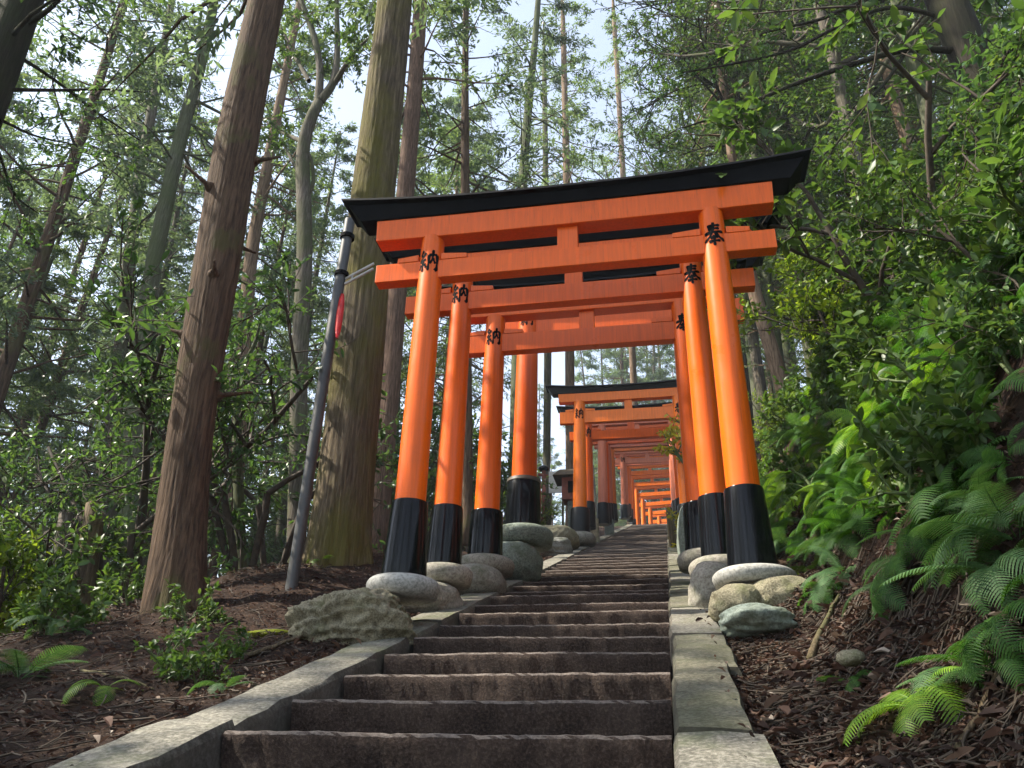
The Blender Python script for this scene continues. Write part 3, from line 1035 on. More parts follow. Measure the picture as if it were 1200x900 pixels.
def big_tree(name, label, pts, Y, bark, grow_top=6.0, crown=None, cat='tree', flare=1.35, sides=28, wob=.05, group=None, extra=None, seed=0, rough=None):
    Q, rr = px_trunk(pts, Y)
    foot = Q[0].copy()
    down = Q[0] - (Q[1] - Q[0]) / np.linalg.norm(Q[1] - Q[0]) * .5
    Q = np.vstack([down, Q])
    rr = np.concatenate([[rr[0] * flare], rr])
    d = norm(Q[-1] - Q[-4])
    k = max(2, int(grow_top / .8))
    if grow_top > 0:
        ext = [Q[-1] + d * .8 * (i + 1) for i in range(k)]
        Q = np.vstack([Q, ext])
        rr = np.concatenate([rr, rr[-1] * np.linspace(.95, .25, k)])
    Q = Q - foot
    root = thing(name, label, cat, foot, 0, group)
    st, fo = MB(), MB()
    if rough: st.trunk(Q, rr, seed=int(seed), **rough)
    else: st.tube(Q, rr, sides, True, wob, seed)
    if extra: extra(st, fo, Q, rr, foot)
    if rough and name == 'cedar_tree':
        for hh, aa in ((.16, 2.4), (.24, .4), (.30, 3.6), (.36, 5.2), (.42, 1.2), (.47, 4.2), (.52, .2), (.56, 2.9)):
            q = along(Q, hh * .75)
            d_ = np.array([math.cos(aa), math.sin(aa), .25])
            r_ = float(np.interp(hh * .75, np.linspace(0, 1, len(rr)), rr))
            st.tube(np.array([q + d_ * r_ * .6, q + d_ * r_ * 1.0, q + d_ * (r_ * 1.08 + .03), q + d_ * (r_ * 1.1 + .05 + .22 * rng.random())]), np.array([.075, .055, .022, .010]), 9)
    if crown: conifer_crown(st, fo, Q, *crown)
    st.obj('trunk', bark, root)
    return root, fo


def twigs_px(chains, Y0):
    """thin limbs given as pixel chains with their own distance"""
    def f(st, fo, Q, rr, foot):
        for (pts, w0, w1, Y, nleaf, leaf) in chains:
            P = np.array([at(u, v, Y if not isinstance(Y, tuple) else Y[0] + (Y[1] - Y[0]) * i / (len(pts) - 1)) for i, (u, v) in enumerate(pts)]) - foot
            s = np.linspace(0, 1, len(P)); t = np.linspace(0, 1, max(10, len(P) * 4))
            P = np.stack([np.interp(t, s, P[:, k]) for k in range(3)], -1)
            for _ in range(3): P[1:-1] = (P[:-2] + 2 * P[1:-1] + P[2:]) / 4
            r0, r1 = px_radius(P[0] + foot, w0), px_radius(P[-1] + foot, w1)
            st.tube(P, np.linspace(r0, r1, len(P)), 8, False)
            if nleaf:
                for _ in range(nleaf):
                    q = along(P, .25 + .75 * rng.random())
                    branch_tree(st, fo, q, norm(P[-1] - P[0]) + rng.normal(0, .8, 3), .5, .007, 1, leaf, 16, .8, .05, False, .42, (4,))
    return f


# broad reddish trunk standing left of the gates
g = ground_at(205, 712)
YA = float(g @ HEAD)
root, fo = big_tree('cedar_tree', 'thick reddish brown cedar trunk leaning right, left of the gates in front of the bushes', [(203, 722, 68), (207, 668, 60), (213, 600, 54), (222, 500, 48), (240, 400, 49), (250, 338, 52), (263, 260, 51), (274, 188, 50), (286, 120, 46), (300, 55, 43), (312, 0, 40), (327, -70, 37)], YA, M['bark_red'], 9, (.62, .98, 30, 2.6, 8, 12, .15), 'tree', 1.12, 36, .035, None, None, 1, dict(ridges=15, amp=.035, flare=.17))
fo.obj('crown', M['needle'], root)
print('A at', YA)
g = ground_at(398, 655)
YB = min(float(g @ HEAD), 11.0) if g is not None else 10
root, fo = big_tree('mossy_tree', 'massive mossy old trunk with golden left side, just left of the front gate', [(396, 664, 76), (398, 640, 70), (408, 540, 64), (418, 440, 60), (428, 330, 55), (435, 250, 50), (446, 150, 45), (455, 70, 41), (462, 0, 38), (472, -80, 36)], YB, M['bark_moss'], 10, (.66, .98, 36, 3.2, 8, 14, .16), 'tree', 1.1, 40, .05, None, None, 4, dict(ridges=13, amp=.05, flare=.16))
fo.obj('crown', M['needle'], root)
print('B at', YB)
# slender reddish trunk just right of the mossy one
root, fo = big_tree('cypress_tree', 'straight slender reddish trunk just right of the mossy trunk', [(440, 668, 26), (447, 560, 25), (459, 430, 24), (469, 300, 22), (478, 190, 20), (487, 90, 17), (493, 0, 15), (499, -90, 13)], 13.5, M['bark_brown'], 7, (.55, .98, 46, 3.0, 9, 18, .15, .3, .03, .1), 'tree', 1.05, 18, .04, None, None, 2, dict(sides=60, ridges=11, amp=.03, flare=.15, step=.1))
fo.obj('crown', M['needle2'], root)
# forked grey tree
root, fo = big_tree('forked_tree', 'thin grey tree forking into two bare limbs between the thick trunks', [(347, 655, 22), (349, 560, 21), (350, 470, 21), (352, 380, 19), (358, 310, 18), (356, 230, 17), (352, 165, 16), (362, 140, 14), (373, 120, 12)], 12.0, M['bark_grey'], 0, None, 'tree', 1.3, 16, .05, None,
                    twigs_px([([(373, 120), (376, 80), (368, 40), (352, 0), (345, -40)], 11, 4, 12, 14, .09), ([(375, 118), (392, 98), (396, 60), (394, 0), (396, -50)], 11, 4, 12, 14, .09), ([(392, 98), (415, 60), (440, 38)], 7, 2, (12, 11), 6, .09), ([(362, 95), (345, 65), (328, 30), (320, 10)], 6, 2, (12, 13), 8, .09),
                              ([(358, 235), (368, 215), (366, 190), (360, 175)], 6, 3, 12, 0, .1), ([(352, 165), (330, 155), (308, 140)], 6, 2, (12, 13), 5, .09), ([(356, 215), (338, 180), (330, 165)], 5, 2, (12, 12.6), 5, .09)], 12), 3)
fo.obj('crown', M['leaf_mid'], root)
# leaning grey trunk further left
root, fo = big_tree('cypress_tree', 'thin grey green trunk leaning right with bare side twigs, left of the reddish trunk', [(150, 610, 22), (162, 420, 21), (178, 318, 19), (192, 250, 18), (206, 185, 16), (220, 130, 15), (234, 80, 13), (246, 30, 11), (254, -20, 10), (264, -80, 9)], 14.5, M['bark_green'], 5, (.42, .98, 56, 3.4, 8, 20, .13, .45, .02, .12, .3), 'tree', 1.3, 16, .04, None, None, 5)
fo.obj('crown', M['needle'], root)
root, fo = big_tree('cypress_tree', 'slim grey trunk left of the leaning grey green one, with many dead twigs', [(118, 620, 17), (140, 420, 16), (153, 290, 14), (164, 210, 13), (176, 140, 11), (186, 90, 9), (198, 20, 8)], 18.0, M['bark_grey'], 6, (.4, .98, 50, 3.2, 8, 20, .13, .5, .02, .1, .3), 'tree', 1.2, 14, .04, None, None, 6)
fo.obj('crown', M['needle'], root)
root, fo = big_tree('cypress_tree', 'pale tan slim trunk right behind the thick reddish trunk', [(272, 640, 18), (285, 420, 17), (293, 310, 15), (304, 240, 14), (316, 180, 12), (326, 130, 11), (340, 60, 9), (352, 0, 8)], 17.0, M['bark_tan'], 6, (.45, .98, 46, 2.8, 8, 18, .13, .4), 'tree', 1.2, 14, .04, None, None, 7)
fo.obj('crown', M['needle2'], root)
root, fo = big_tree('bent_tree', 'short pale green stem standing low behind the pole and thick reddish trunk', [(283, 672, 13), (281, 610, 13), (279, 560, 12), (276, 500, 10), (280, 440, 8)], 9.5, M['bark_green'], 0, None, 'tree', 1.2, 12, .05, None,
                    twigs_px([([(278, 470), (262, 430), (255, 400)], 6, 2, 9.5, 6, .10), ([(280, 440), (300, 400), (306, 370)], 6, 2, 9.5, 6, .10)], 9.5), 8)
fo.obj('crown', M['leaf_dark'], root)
# dark trunk cutting the top-left corner
root, fo = big_tree('cedar_tree', 'dark brown trunk cut off by the top left corner, long bare twigs hanging out', [(-150, 560, 60), (-108, 400, 56), (-62, 240, 52), (-22, 130, 48), (4, 60, 46), (25, 0, 44), (52, -80, 41)], 7.0, M['bark_dark'], 8, (.5, .95, 16, 2.6, 8, 10, .12), 'tree', 1.3, 24, .04, None,
                    twigs_px([([(15, 62), (60, 90), (110, 130), (165, 165)], 5, 1.5, (7, 8.5), 4, .07), ([(5, 105), (70, 106), (120, 104), (170, 108)], 5, 1.5, (7, 8), 3, .07), ([(30, 30), (60, 10), (85, -20)], 8, 3, (7, 6.5), 6, .07), ([(0, 140), (40, 160), (90, 170)], 4, 1.5, (7, 8), 3, .07), ([(-10, 150), (15, 230), (45, 250)], 4, 1.5, (7, 8), 4, .07)], 7), 9)
fo.obj('crown', M['leaf_dark'], root)
# trees seen beyond the gates
for (lab, pts, Y, bark, nm) in [
    ('pale trunk rising right above the front gate\'s centre strut', [(604, 560, 16), (607, 420, 15), (609, 300, 14), (612, 220, 12), (617, 150, 10), (626, 60, 8), (632, -20, 6)], 20, 'bark_green', 'needle'),
    ('brown trunk seen in the gap left of the second gate\'s left pillar', [(548, 610, 12), (547, 540, 14), (546, 420, 14), (545, 330, 13), (545, 220, 11), (545, 120, 9), (546, 0, 7)], 16, 'bark_red', 'needle'),
    ('tan trunk standing behind the fifth gate\'s roof beam', [(668, 610, 11), (668, 520, 11), (668, 440, 11), (667, 360, 11), (665, 260, 9), (663, 160, 8), (660, 40, 6)], 24, 'bark_tan', 'needle2'),
    ('grey trunk beyond the shrine, left of the fifth gate', [(640, 600, 8), (641, 500, 9), (642, 420, 9), (642, 340, 8), (640, 240, 7), (638, 100, 6)], 27, 'bark_grey', 'needle'),
    ('thin brown trunk just above the fifth gate\'s right half', [(745, 520, 8), (742, 440, 8), (738, 340, 8), (732, 240, 7), (726, 130, 6), (720, 30, 5)], 34, 'bark_tan', 'needle2'),
]:
    root, fo = big_tree('cypress_tree', lab, pts, Y, M[bark], 4, (.38, .98, 52, 3.2, 9, 18, .15, .3, .03, .1, .3), 'tree', 1.2, 12, .04, None, None, Y)
    fo.obj('crown', M[nm], root)

# trees on the right bank
root, fo = big_tree('pine_tree', 'sunlit reddish tan trunk beside the front gate\'s right pillar, leaning left', [(922, 470, 19), (912, 435, 18), (900, 395, 17), (886, 350, 15), (876, 310, 14), (864, 240, 12), (856, 170, 11), (846, 80, 10), (838, 0, 8)], 14, M['bark_tan'], 5, (.5, .98, 44, 2.8, 8, 12, .14, .2), 'tree', 1.2, 14, .04, None, None, 1)
fo.obj('crown', M['leaf_mid'], root)
root, fo = big_tree('broadleaf_tree', 'dark thick trunk on the right bank throwing long bare limbs leftward over the gates', [(1285, 420, 56), (1235, 290, 50), (1190, 190, 46), (1160, 120, 44), (1130, 50, 42), (1108, 0, 40), (1080, -70, 36)], 6.5, M['bark_dark'], 6, None, 'tree', 1.2, 20, .06, None,
                    twigs_px([([(1130, 60), (1060, 56), (1000, 75), (930, 98), (860, 130), (800, 150)], 9, 2, (6.5, 6.2), 5, .055), ([(1120, 25), (1050, 5), (1000, 20), (930, 60), (860, 75), (800, 85)], 6, 2, (6.5, 6.6), 6, .055), ([(1100, -10), (1010, 0), (960, 25), (900, 35), (840, 70)], 6, 2, (6.5, 7), 6, .055), ([(1062, 60), (1040, 95), (1005, 130), (985, 165), (955, 190)], 5, 1.5, (6.5, 6.2), 4, .05),
                              ([(1160, 120), (1180, 60), (1230, 0)], 10, 4, (6.5, 5.5), 12, .09), ([(1190, 190), (1150, 160), (1120, 170)], 7, 2, (6.5, 5.6), 10, .09), ([(1180, 170), (1200, 120), (1190, 60)], 7, 2, (6.5, 5), 12, .09)], 6.5), 5)
fo.obj('crown', M['leaf_dark'], root)
for (lab, pts, Y, bark, nm) in [
    ('slim green grey trunk above the front gate\'s right roof end', [(880, 330, 12), (881, 250, 12), (884, 190, 11), (890, 130, 10), (898, 70, 9), (902, 0, 8), (906, -60, 7)], 15, 'bark_green', 'leaf_mid'),
    ('sunlit tan trunk right of the slim green grey one, leaning left', [(1085, 240, 15), (1068, 180, 14), (1052, 130, 13), (1040, 85, 12), (1028, 30, 11), (1018, -40, 9)], 13, 'bark_tan', 'leaf_mid'),
    ('second sunlit trunk, thinner, close to the right of the tan leaning one', [(1105, 250, 12), (1082, 170, 11), (1062, 110, 10), (1045, 50, 9), (1030, -30, 8)], 16, 'bark_tan', 'leaf_mid'),
    ('mossy trunk in front of the tan leaning pair on the right bank', [(1130, 300, 18), (1100, 190, 17), (1078, 100, 16), (1062, 50, 15), (1046, -20, 13)], 10, 'bark_green', 'leaf_mid'),
    ('thin grey trunk behind the front gate\'s right pillar top', [(985, 420, 10), (966, 350, 10), (945, 270, 9), (930, 190, 9), (915, 100, 8), (900, 0, 7)], 18, 'bark_grey', 'leaf_mid'),
    ('thin trunk right above the middle of the front gate\'s right half', [(815, 330, 8), (818, 240, 8), (824, 170, 7), (830, 90, 7), (834, -10, 6)], 22, 'bark_tan', 'needle2'),
]:
    root, fo = big_tree('broadleaf_tree', lab, pts, Y, M[bark], 4, (.34, .98, 60, 2.4, 10, 12, .12, .1, .03, .15, .25), 'tree', 1.2, 12, .05, None, None, Y)
    fo.obj('crown', M[nm], root)


# ------------------------------------------------------------------ shrubs
def shrub_meshes(h, stems, levels, leaf, per, kids, leafm, stemm, spread=.7, lean=.15, wr=.42, simple=False, width=.5, shrink=.62, clear=0.0):
    st, fo = MB(), MB()
    for i in range(stems):
        a = rng.random() * 6.28
        d = np.array([math.cos(a) * width, math.sin(a) * width, 1.0])
        p0 = np.array([math.cos(a) * .05, math.sin(a) * .05, -.1])
        if clear:
            pp = bend_path(p0, np.array([math.cos(a) * .15, math.sin(a) * .15, 1.0]), clear + .1, 6, 0, .12)
            st.tube(pp, .014 + .010 * h, 7, False)
            p0 = pp[-1]
        branch_tree(st, fo, p0, d, h * (.45 + .2 * rng.random()), .012 + .008 * h, levels, leaf, per, spread, .0, simple, wr, kids, lean, shrink)
    return st.mesh('stem', stemm), fo.mesh('foliage', leafm)


SH = {
    'evergreen': [shrub_meshes(3.0, 2, 3, .125, 9, (5, 5, 5), M['leaf_dark'], M['stem'], .7, .1, .40, shrink=.6) for _ in range(2)],
    'tree': [shrub_meshes(2.7, 3, 3, .088, 8, (5, 5, 4), M['leaf_dark'], M['stem'], .85, .05, .34, shrink=.6, clear=1.1, width=.9) for _ in range(3)],
    'green': [shrub_meshes(2.6, 3, 3, .10, 9, (5, 5, 4), M['leaf_mid'], M['stem'], .75, .1, .42) for _ in range(2)],
    'lime': [shrub_meshes(2.0, 3, 3, .085, 9, (5, 5, 4), M['leaf_lime'], M['stem'], .8, .05, .45) for _ in range(2)],
    'fine': [shrub_meshes(1.6, 4, 3, .05, 10, (5, 5, 4), M['leaf_mid'], M['stem'], .8, .1, .45, True) for _ in range(2)],
    'finelime': [shrub_meshes(1.5, 4, 3, .055, 10, (5, 5, 4), M['leaf_lime'], M['stem'], .8, .1, .45, True)],
    'low': [shrub_meshes(.55, 4, 2, .065, 7, (4, 4), M['leaf_mid'], M['stem_green'], .7, .2, .45) for _ in range(2)],
    'gold': [shrub_meshes(.6, 4, 2, .06, 7, (4, 4), M['leaf_gold'], M['stem_green'], .7, .2, .5)],
}


def shrub(kind, x, y, sc, label, group=None, z=None, name='shrub', cat='shrub', rz=None):
    pr = SH[kind][rng.integers(len(SH[kind]))]
    z = float(ground(x, y)) - .03 if z is None else z
    r = thing(name, label, cat, (x, y, z), rng.random() * 6.28 if rz is None else rz, group, sc)
    for nm, me in zip(('stem', 'foliage'), pr):
        o = bpy.data.objects.new(nm, me)
        col.objects.link(o)
        o.parent = r
    return r




# background forest: prototypes copied about the hillside
def proto_conifer(name, bark, leafm, H, nl, reach, h0, leaf, dead):
    leaf *= .8
    st, fo = MB(), MB()
    n = 26
    t = np.linspace(0, 1, n)
    P = np.stack([.25 * np.sin(t * 3 + nl) * t, .2 * np.cos(t * 2.3) * t, t * H - .5], -1)
    st.tube(P, np.linspace(.20, .03, n), 12, True, .04, nl)
    conifer_crown(st, fo, P, h0, .99, nl, reach, 14, 17, leaf, dead, .03, .1, .22)
    return st.mesh('trunk', bark), fo.mesh('crown', leafm)


PROT = [proto_conifer('a', M['bark_grey'], M['needle'], 21, 86, 3.0, .27, .17, .35), proto_conifer('b', M['bark_green'], M['needle2'], 18, 80, 2.8, .25, .17, .25),
        proto_conifer('c', M['bark_red'], M['needle'], 24, 100, 3.3, .22, .18, .4), proto_conifer('d', M['bark_tan'], M['needle2'], 16, 80, 3.0, .2, .16, .2)]


def plant_tree(x, y, pr, sc, label, group, rz=None):
    z = float(ground(x, y)) - .15
    r = thing('cypress_tree', label, 'tree', (x, y, z), rng.random() * 6.28 if rz is None else rz, group, sc)
    r.rotation_euler = (rng.normal(0, .025), rng.normal(0, .025), r.rotation_euler[2])
    for nm, me in zip(('trunk', 'crown'), pr):
        o = bpy.data.objects.new(nm, me)
        col.objects.link(o)
        o.parent = r


def scatter_trees():
    placed = []
    cnt = 0
    tries = 0
    while cnt < 88 and tries < 12000:
        tries += 1
        az = R(-52 + 62 * rng.random())
        D = 17 + 36 * rng.random() ** .8
        d = HEAD * math.cos(az) + SIDE * math.sin(az)
        x, y = d[0] * D, d[1] * D
        if -3.6 < x < 1.6 or any((x - a) ** 2 + (y - b) ** 2 < 5 for a, b in placed): continue
        if x > 1.6 or (x > -10 and 13 < y < 34 and rng.random() < .85) or (x > -21 and 30 < y < 60): continue
        placed.append((x, y))
        cnt += 1
        plant_tree(x, y, PROT[rng.integers(4)], .8 + .45 * rng.random(), 'slender evergreen far back in the hazy wood on the left', 'far trees left of the stairs')
    cnt = 0
    tries = 0
    while cnt < 34 and tries < 4000:
        tries += 1
        az = R(-4 + 48 * rng.random())
        D = 17 + 30 * rng.random()
        d = HEAD * math.cos(az) + SIDE * math.sin(az)
        x, y = d[0] * D, d[1] * D
        if x < 2.0 or any((x - a) ** 2 + (y - b) ** 2 < 8 for a, b in placed): continue
        placed.append((x, y))
        cnt += 1
        plant_tree(x, y, PROT[(1, 3, 1, 0)[rng.integers(4)]], .7 + .4 * rng.random(), 'slender evergreen far up the slope on the right', 'far trees right of the stairs')


scatter_trees()
for (x, y) in [(-10.5, 1.0), (-8.6, -2.2), (-13, 2.6), (-11.5, -4.5), (-7.4, .6), (-6.5, -4.2), (4.2, -5.5), (-2.5, -9)]:  # out-of-view evergreens, added to throw shade on the stair foreground
    plant_tree(x, y, PROT[rng.integers(4)], .8 + .2 * rng.random(), 'tall unseen evergreen behind the viewpoint, added to shade the foreground', 'unseen evergreens added for shade')
for i in range(8):
    y = 52 + 26 * (i / 8) + 2 * rng.random()
    plant_tree(-3.5 - 2.2 * rng.random(), y, PROT[(0, 1, 3)[i % 3]], .75 + .4 * rng.random(), 'slender evergreen standing close along the left of the upper stairs', 'evergreens lining the upper stairs on the left')
for i in range(13):
    y = 17 + 50 * (i / 13) + 2 * rng.random()
    plant_tree(2.6 + 2.5 * rng.random(), y, PROT[(1, 3, 1)[i % 3]], .6 + .35 * rng.random(), 'slender evergreen standing close along the right of the upper stairs', 'evergreens lining the upper stairs on the right')


def proto_broad(seed, bark, leafm):
    st, fo = MB(), MB()
    t = np.linspace(0, 1, 16)
    P = np.stack([.35 * np.sin(t * 2.4 + seed) * t, .3 * np.sin(t * 3.1 + seed) * t, t * 12 - .4], -1)
    st.tube(P, np.linspace(.17, .05, 16), 12, True, .05, seed)
    for i in range(15):
        a = i * 2.4 + rng.random()
        q = along(P, .42 + .58 * i / 15)
        branch_tree(st, fo, q, np.array([math.cos(a), math.sin(a), .55 + .3 * rng.random()]), 3.0 * (1.15 - .4 * i / 15), .055, 3, .095, 11, .7, 0, True, .42, (5, 5, 5), .06, .6)
    return st.mesh('trunk', bark), fo.mesh('crown', leafm)


BR = [proto_broad(1, M['bark_grey'], M['leaf_mid']), proto_broad(2, M['bark_dark'], M['leaf_dark'])]
for (x, y, k, sc, lab) in [(3.3, 11.5, 0, .95, 'tall broadleaf tree on the right, its crown reaching over the front gate'), (3.6, 16.5, 1, 1.05, 'dark leaved broadleaf tree on the right bank behind the front gates'), (2.9, 22, 0, 1.1, 'broadleaf tree right of the fifth gate arching over the stairs'),
                           (3.4, 31, 1, 1.2, 'dark broadleaf tree right of the far gates')]:
    r = thing('broadleaf_tree', lab, 'tree', (x, y, float(ground(x, y)) - .1), y, None, sc)
    for nm, me in zip(('trunk', 'crown'), BR[k]):
        o = bpy.data.objects.new(nm, me)
        col.objects.link(o)
        o.parent = r
for i in range(14):
    plant_tree(-24 + 18 * (i / 13) + rng.normal(0, .6), 61 + 16 * rng.random(), PROT[i % 4], .9 + .3 * rng.random(), 'slim distant evergreen seen between the left gate pillars', 'distant trees left of the upper stairs')
for i in range(9):
    shrub('tree', -5.2 - 5.5 * rng.random(), 19 + 15 * (i / 9), 1.0 + .5 * rng.random(), 'broadleaf sapling on the slope left of the upper gates', 'saplings left of the upper gates')
for i in range(9):
    plant_tree(-4.5 + 6.5 * (i / 8) + rng.normal(0, .3), 60 + 9 * rng.random(), PROT[i % 4], 1.25 + .3 * rng.random(), 'tall evergreen rising behind the bend of the gate tunnel', 'evergreens behind the gate tunnel')
for i in range(16):
    plant_tree(-9 + 26 * (i / 15) + rng.normal(0, .5), 88 + 14 * rng.random(), PROT[i % 4], 1.0 + .3 * rng.random(), 'distant evergreen beyond the top of the stairs', 'trees beyond the stair top')


def P2(u, v, Y):
    p = at(u, v, Y)
    return float(p[0]), float(p[1])


for (kind, u, Y, sc, lab) in [
    ('tree', 150, 8.6, 1.05, 'glossy dark broadleaf sapling rising just left of the reddish trunk'),
    ('tree', 290, 8.8, 1.0, 'glossy dark broadleaf sapling between the reddish trunk and the pole'),
    ('tree', 235, 10.0, 1.15, 'broadleaf sapling directly behind the reddish trunk'),
    ('lime', 40, 7.4, .95, 'bright lime shrub at the far left edge above the ferns'),
    ('green', 95, 8.4, .9, 'mid green shrub between the lime shrub and the reddish trunk'),
    ('lime', 130, 9.4, .75, 'sunlit lime shrub low behind the two stub trunks'),
    ('fine', 20, 9.4, 1.4, 'fine leaved dull green shrub at the left edge, behind the lime shrub'),
    ('tree', 325, 11.5, 1.1, 'dark sapling behind the grey pole and the forked tree'),
    ('fine', 60, 11.0, 1.6, 'tall fine leaved shrub far left in the hazy wood'),
]:
    x, y = P2(u, 640, Y)
    shrub(kind, x, y, sc, lab)
for (kind, u, v, sc, lab) in [
    ('evergreen', 1300, 380, .42, 'near dark leafed bush leaning in at the right edge under the thick dark trunk'),
    ('evergreen', 1300, 230, .5, 'large leaved bush hanging off the bank top at the upper right'),
]:
    p = at(u, v, 4.4)
    shrub(kind, float(p[0]), float(p[1]), sc, lab)
for (kind, u, Y, sc, lab) in [
    ('tree', 190, 9.6, 1.35, 'tallest dark broadleaf sapling, topping the others behind the reddish trunk'),
    ('lime', 75, 8.9, .9, 'yellow green shrub between the two stub trunks and the lime shrub'),
]:
    x, y = P2(u, 640, Y)
    shrub(kind, x, y, sc, lab)
for i in range(90):
    y = 3.1 + 8 * rng.random() ** 1.4
    x = KR + .95 + 1.6 * rng.random()
    shrub('low', x, y, .6 + .7 * rng.random(), 'small leafy seedling among the ferns on the right bank', 'seedlings among the bank ferns', name='plant', cat='plant')
# understorey far left and far right, beyond counting by look
for i in range(6):
    az = R(-50 + 52 * rng.random())
    D = 11.5 + 16 * rng.random()
    d = HEAD * math.cos(az) + SIDE * math.sin(az)
    x, y = d[0] * D, d[1] * D
    if x > -3.0: continue
    shrub(('fine', 'green', 'evergreen', 'finelime')[rng.integers(4)], x, y, 1.0 + .8 * rng.random(), 'understorey shrub down the hillside among the far trees on the left', 'understorey shrubs on the left hillside')

def proj(p):
    p = np.asarray(p, float)
    d = p @ CF
    return 600 + FPX * (p @ CR) / d, 450 - FPX * (p @ CU) / d


for i in range(36):
    y = 5.5 + 15 * rng.random()
    x = KR + 1.5 + 5 * rng.random()
    if proj((x, y, float(ground(x, y)) + .6))[0] < 1000: continue
    shrub(('fine', 'fine', 'green', 'finelime')[rng.integers(4)], x, y, .8 + .6 * rng.random(), 'leafy shrub in the dense thicket crowning the right bank', 'thicket shrubs on the right bank')
for (kind, u, v, sc, lab) in [
    ('finelime', 985, 380, .6, 'sunlit lime bush on the bank just right of the front gate\'s beam ends'),
    ('lime', 1010, 330, .6, 'bright lime broadleaf bush high on the bank under the thicket'),
    ('green', 1190, 330, .45, 'dark green broadleaf bush high on the bank at the right edge'),
    ('evergreen', 1200, 430, .38, 'glossy dark bush at the right edge, midway up the bank'),
    ('finelime', 915, 450, .5, 'small yellow green bush hugging the front gate\'s right pillar'),
]:
    p = ground_at(u, v)
    if p is None:
        p = at(u, v, 7.0)
    shrub(kind, float(p[0]), float(p[1]), sc, lab)
shrub('gold', .40, 14.2, 1.5, 'small plant with yellow leaves at the right of the stairs by the fifth gate')
shrub('low', .52, 13.2, 1.3, 'low leafy plant in front of the yellow plant right of the stairs')
shrub('gold', .45, 14.8, 1.7, 'clump of yellow leaves hanging before the fifth gate\'s right pillar', z=5.75)
shrub('lime', -3.4, 17.0, .8, 'sunlit yellow green shrub behind the little shrine')

for (kind, u, Y, sc, lab) in [
    ('lime', 1000, 7.6, .9, 'yellow green sunlit bush on the bank top, nearest the gate\'s right roof end'),
    ('finelime', 1050, 8.4, 1.3, 'fine leaved lime bush on the bank top behind the yellow green one'),
    ('green', 1125, 7.2, .95, 'mid green bush on the bank top below the dark thick trunk'),
    ('lime', 1085, 6.6, .6, 'smaller lime bush on the bank between the mid green bush and the ferns'),
]:
    x, y = P2(u, 400, Y)
    shrub(kind, x, y, sc, lab)

# small plants in the left foreground
for (kind, u, v, sc, lab) in [
    ('low', 205, 792, .62, 'small leafy seedling clump in the leaf litter below the reddish trunk'),
    ('low', 262, 775, .5, 'small plant with glossy leaves beside the left kerb'),
    ('low', 232, 732, .7, 'low leafy plant at the right foot of the reddish trunk'),
    ('low', 160, 705, .8, 'low green plant at the left foot of the reddish trunk'),
    ('low', 240, 800, .4, 'tiny broad leaved sprout touching the left kerb'),
    ('low', 60, 740, 1.1, 'low plant behind the blue green fern at the left edge'),
]:
    p = ground_at(u, v)
    shrub(kind, float(p[0]), float(p[1]), sc, lab, name='plant', cat='plant')


# ------------------------------------------------------------------ ferns
def frond(L, W, mat, npin=26, droop=.9, lobes=6):
    mb = MB()
    t = np.linspace(0, 1, 12)
    ang = R(62) - droop * t * 1.5
    dx = np.cumsum(np.cos(ang)) * L / 12
    dz = np.cumsum(np.sin(ang)) * L / 12
    path = np.stack([dx, .03 * L * np.sin(t * 3 + rng.random() * 6), dz], -1)
    mb.tube(path, np.linspace(.0035, .001, 12) * (L / .5), 4, False)
    for i in range(npin):
        s = .14 + .86 * i / (npin - 1)
        q = along(path, s)
        tan = norm(along(path, min(1, s + .03)) - along(path, s - .03))
        prof = math.sin(math.pi * min(1, (s - .05) * .9) ** .75) * .95 + .06
        pl = W * prof * (.92 + .16 * rng.random())
        for sd in (-1, 1):
            lat = np.array([0, sd, 0.]) + tan * .42
            lat = norm(lat)
            nrm = norm(np.cross(lat, tan) * -sd + np.array([0, 0, .001]))
            if nrm[2] < 0: nrm = -nrm
            ax2 = norm(tan - lat * (tan @ lat))
            k = lobes
            tt = np.linspace(0, 1, k * 2 + 1)
            wprof = (L * .0125) * (1 - tt ** 1.6) * np.where(np.arange(k * 2 + 1) % 2 == 1, 1.0, .55) + .0012
            cen = q[None, :] + lat[None, :] * (tt * pl)[:, None] - nrm[None, :] * (tt ** 2 * pl * .22)[:, None] + ax2[None, :] * (tt ** 2 * pl * .12)[:, None]
            a = cen + ax2[None, :] * wprof[:, None]
            b = cen - ax2[None, :] * wprof[:, None]
            V = np.stack([a, b], 1).reshape(-1, 3)
            j = np.arange(k * 2)[:, None] * 2
            mb.add(V, j + np.array([[0, 1, 3, 2]]))
    return mb.mesh('frond', mat, False)


FR = {k: [frond(.62, .13, M[k], 25, .65 + .4 * i) for i in range(4)] for k in ('fern', 'fern_blue', 'fern_lime')}


def fern(label, p, size, kind='fern', n=8, group=None, tilt=None, arc=6.28, face=0.0):
    r = thing('fern', label, 'fern', p, 0, group, size)
    if tilt is not None: r.rotation_euler = tilt
    for i in range(n):
        o = bpy.data.objects.new('frond', FR[kind][rng.integers(4)])
        col.objects.link(o)
        o.parent = r
        a = face + arc * ((i + .5 * rng.random()) / n - .5)
        o.rotation_euler = (rng.normal(0, .15), rng.normal(0, .16) + .1, a)
        s = .75 + .45 * rng.random()
        o.scale = (s, s, s)
    return r


def fern_at(label, u, v, size, kind='fern', n=8, group=None):
    p = ground_at(u, v)
    right = p[0] > 0
    dirx = math.pi if right else 0
    tilt = (rng.normal(0, .1), -.45 if right else .1, 0)
    return fern(label, p + np.array([0, 0, .0]), size, kind, n, group, tilt, 4.2 if right else 6.28, math.pi * 1.15 if right else 0)


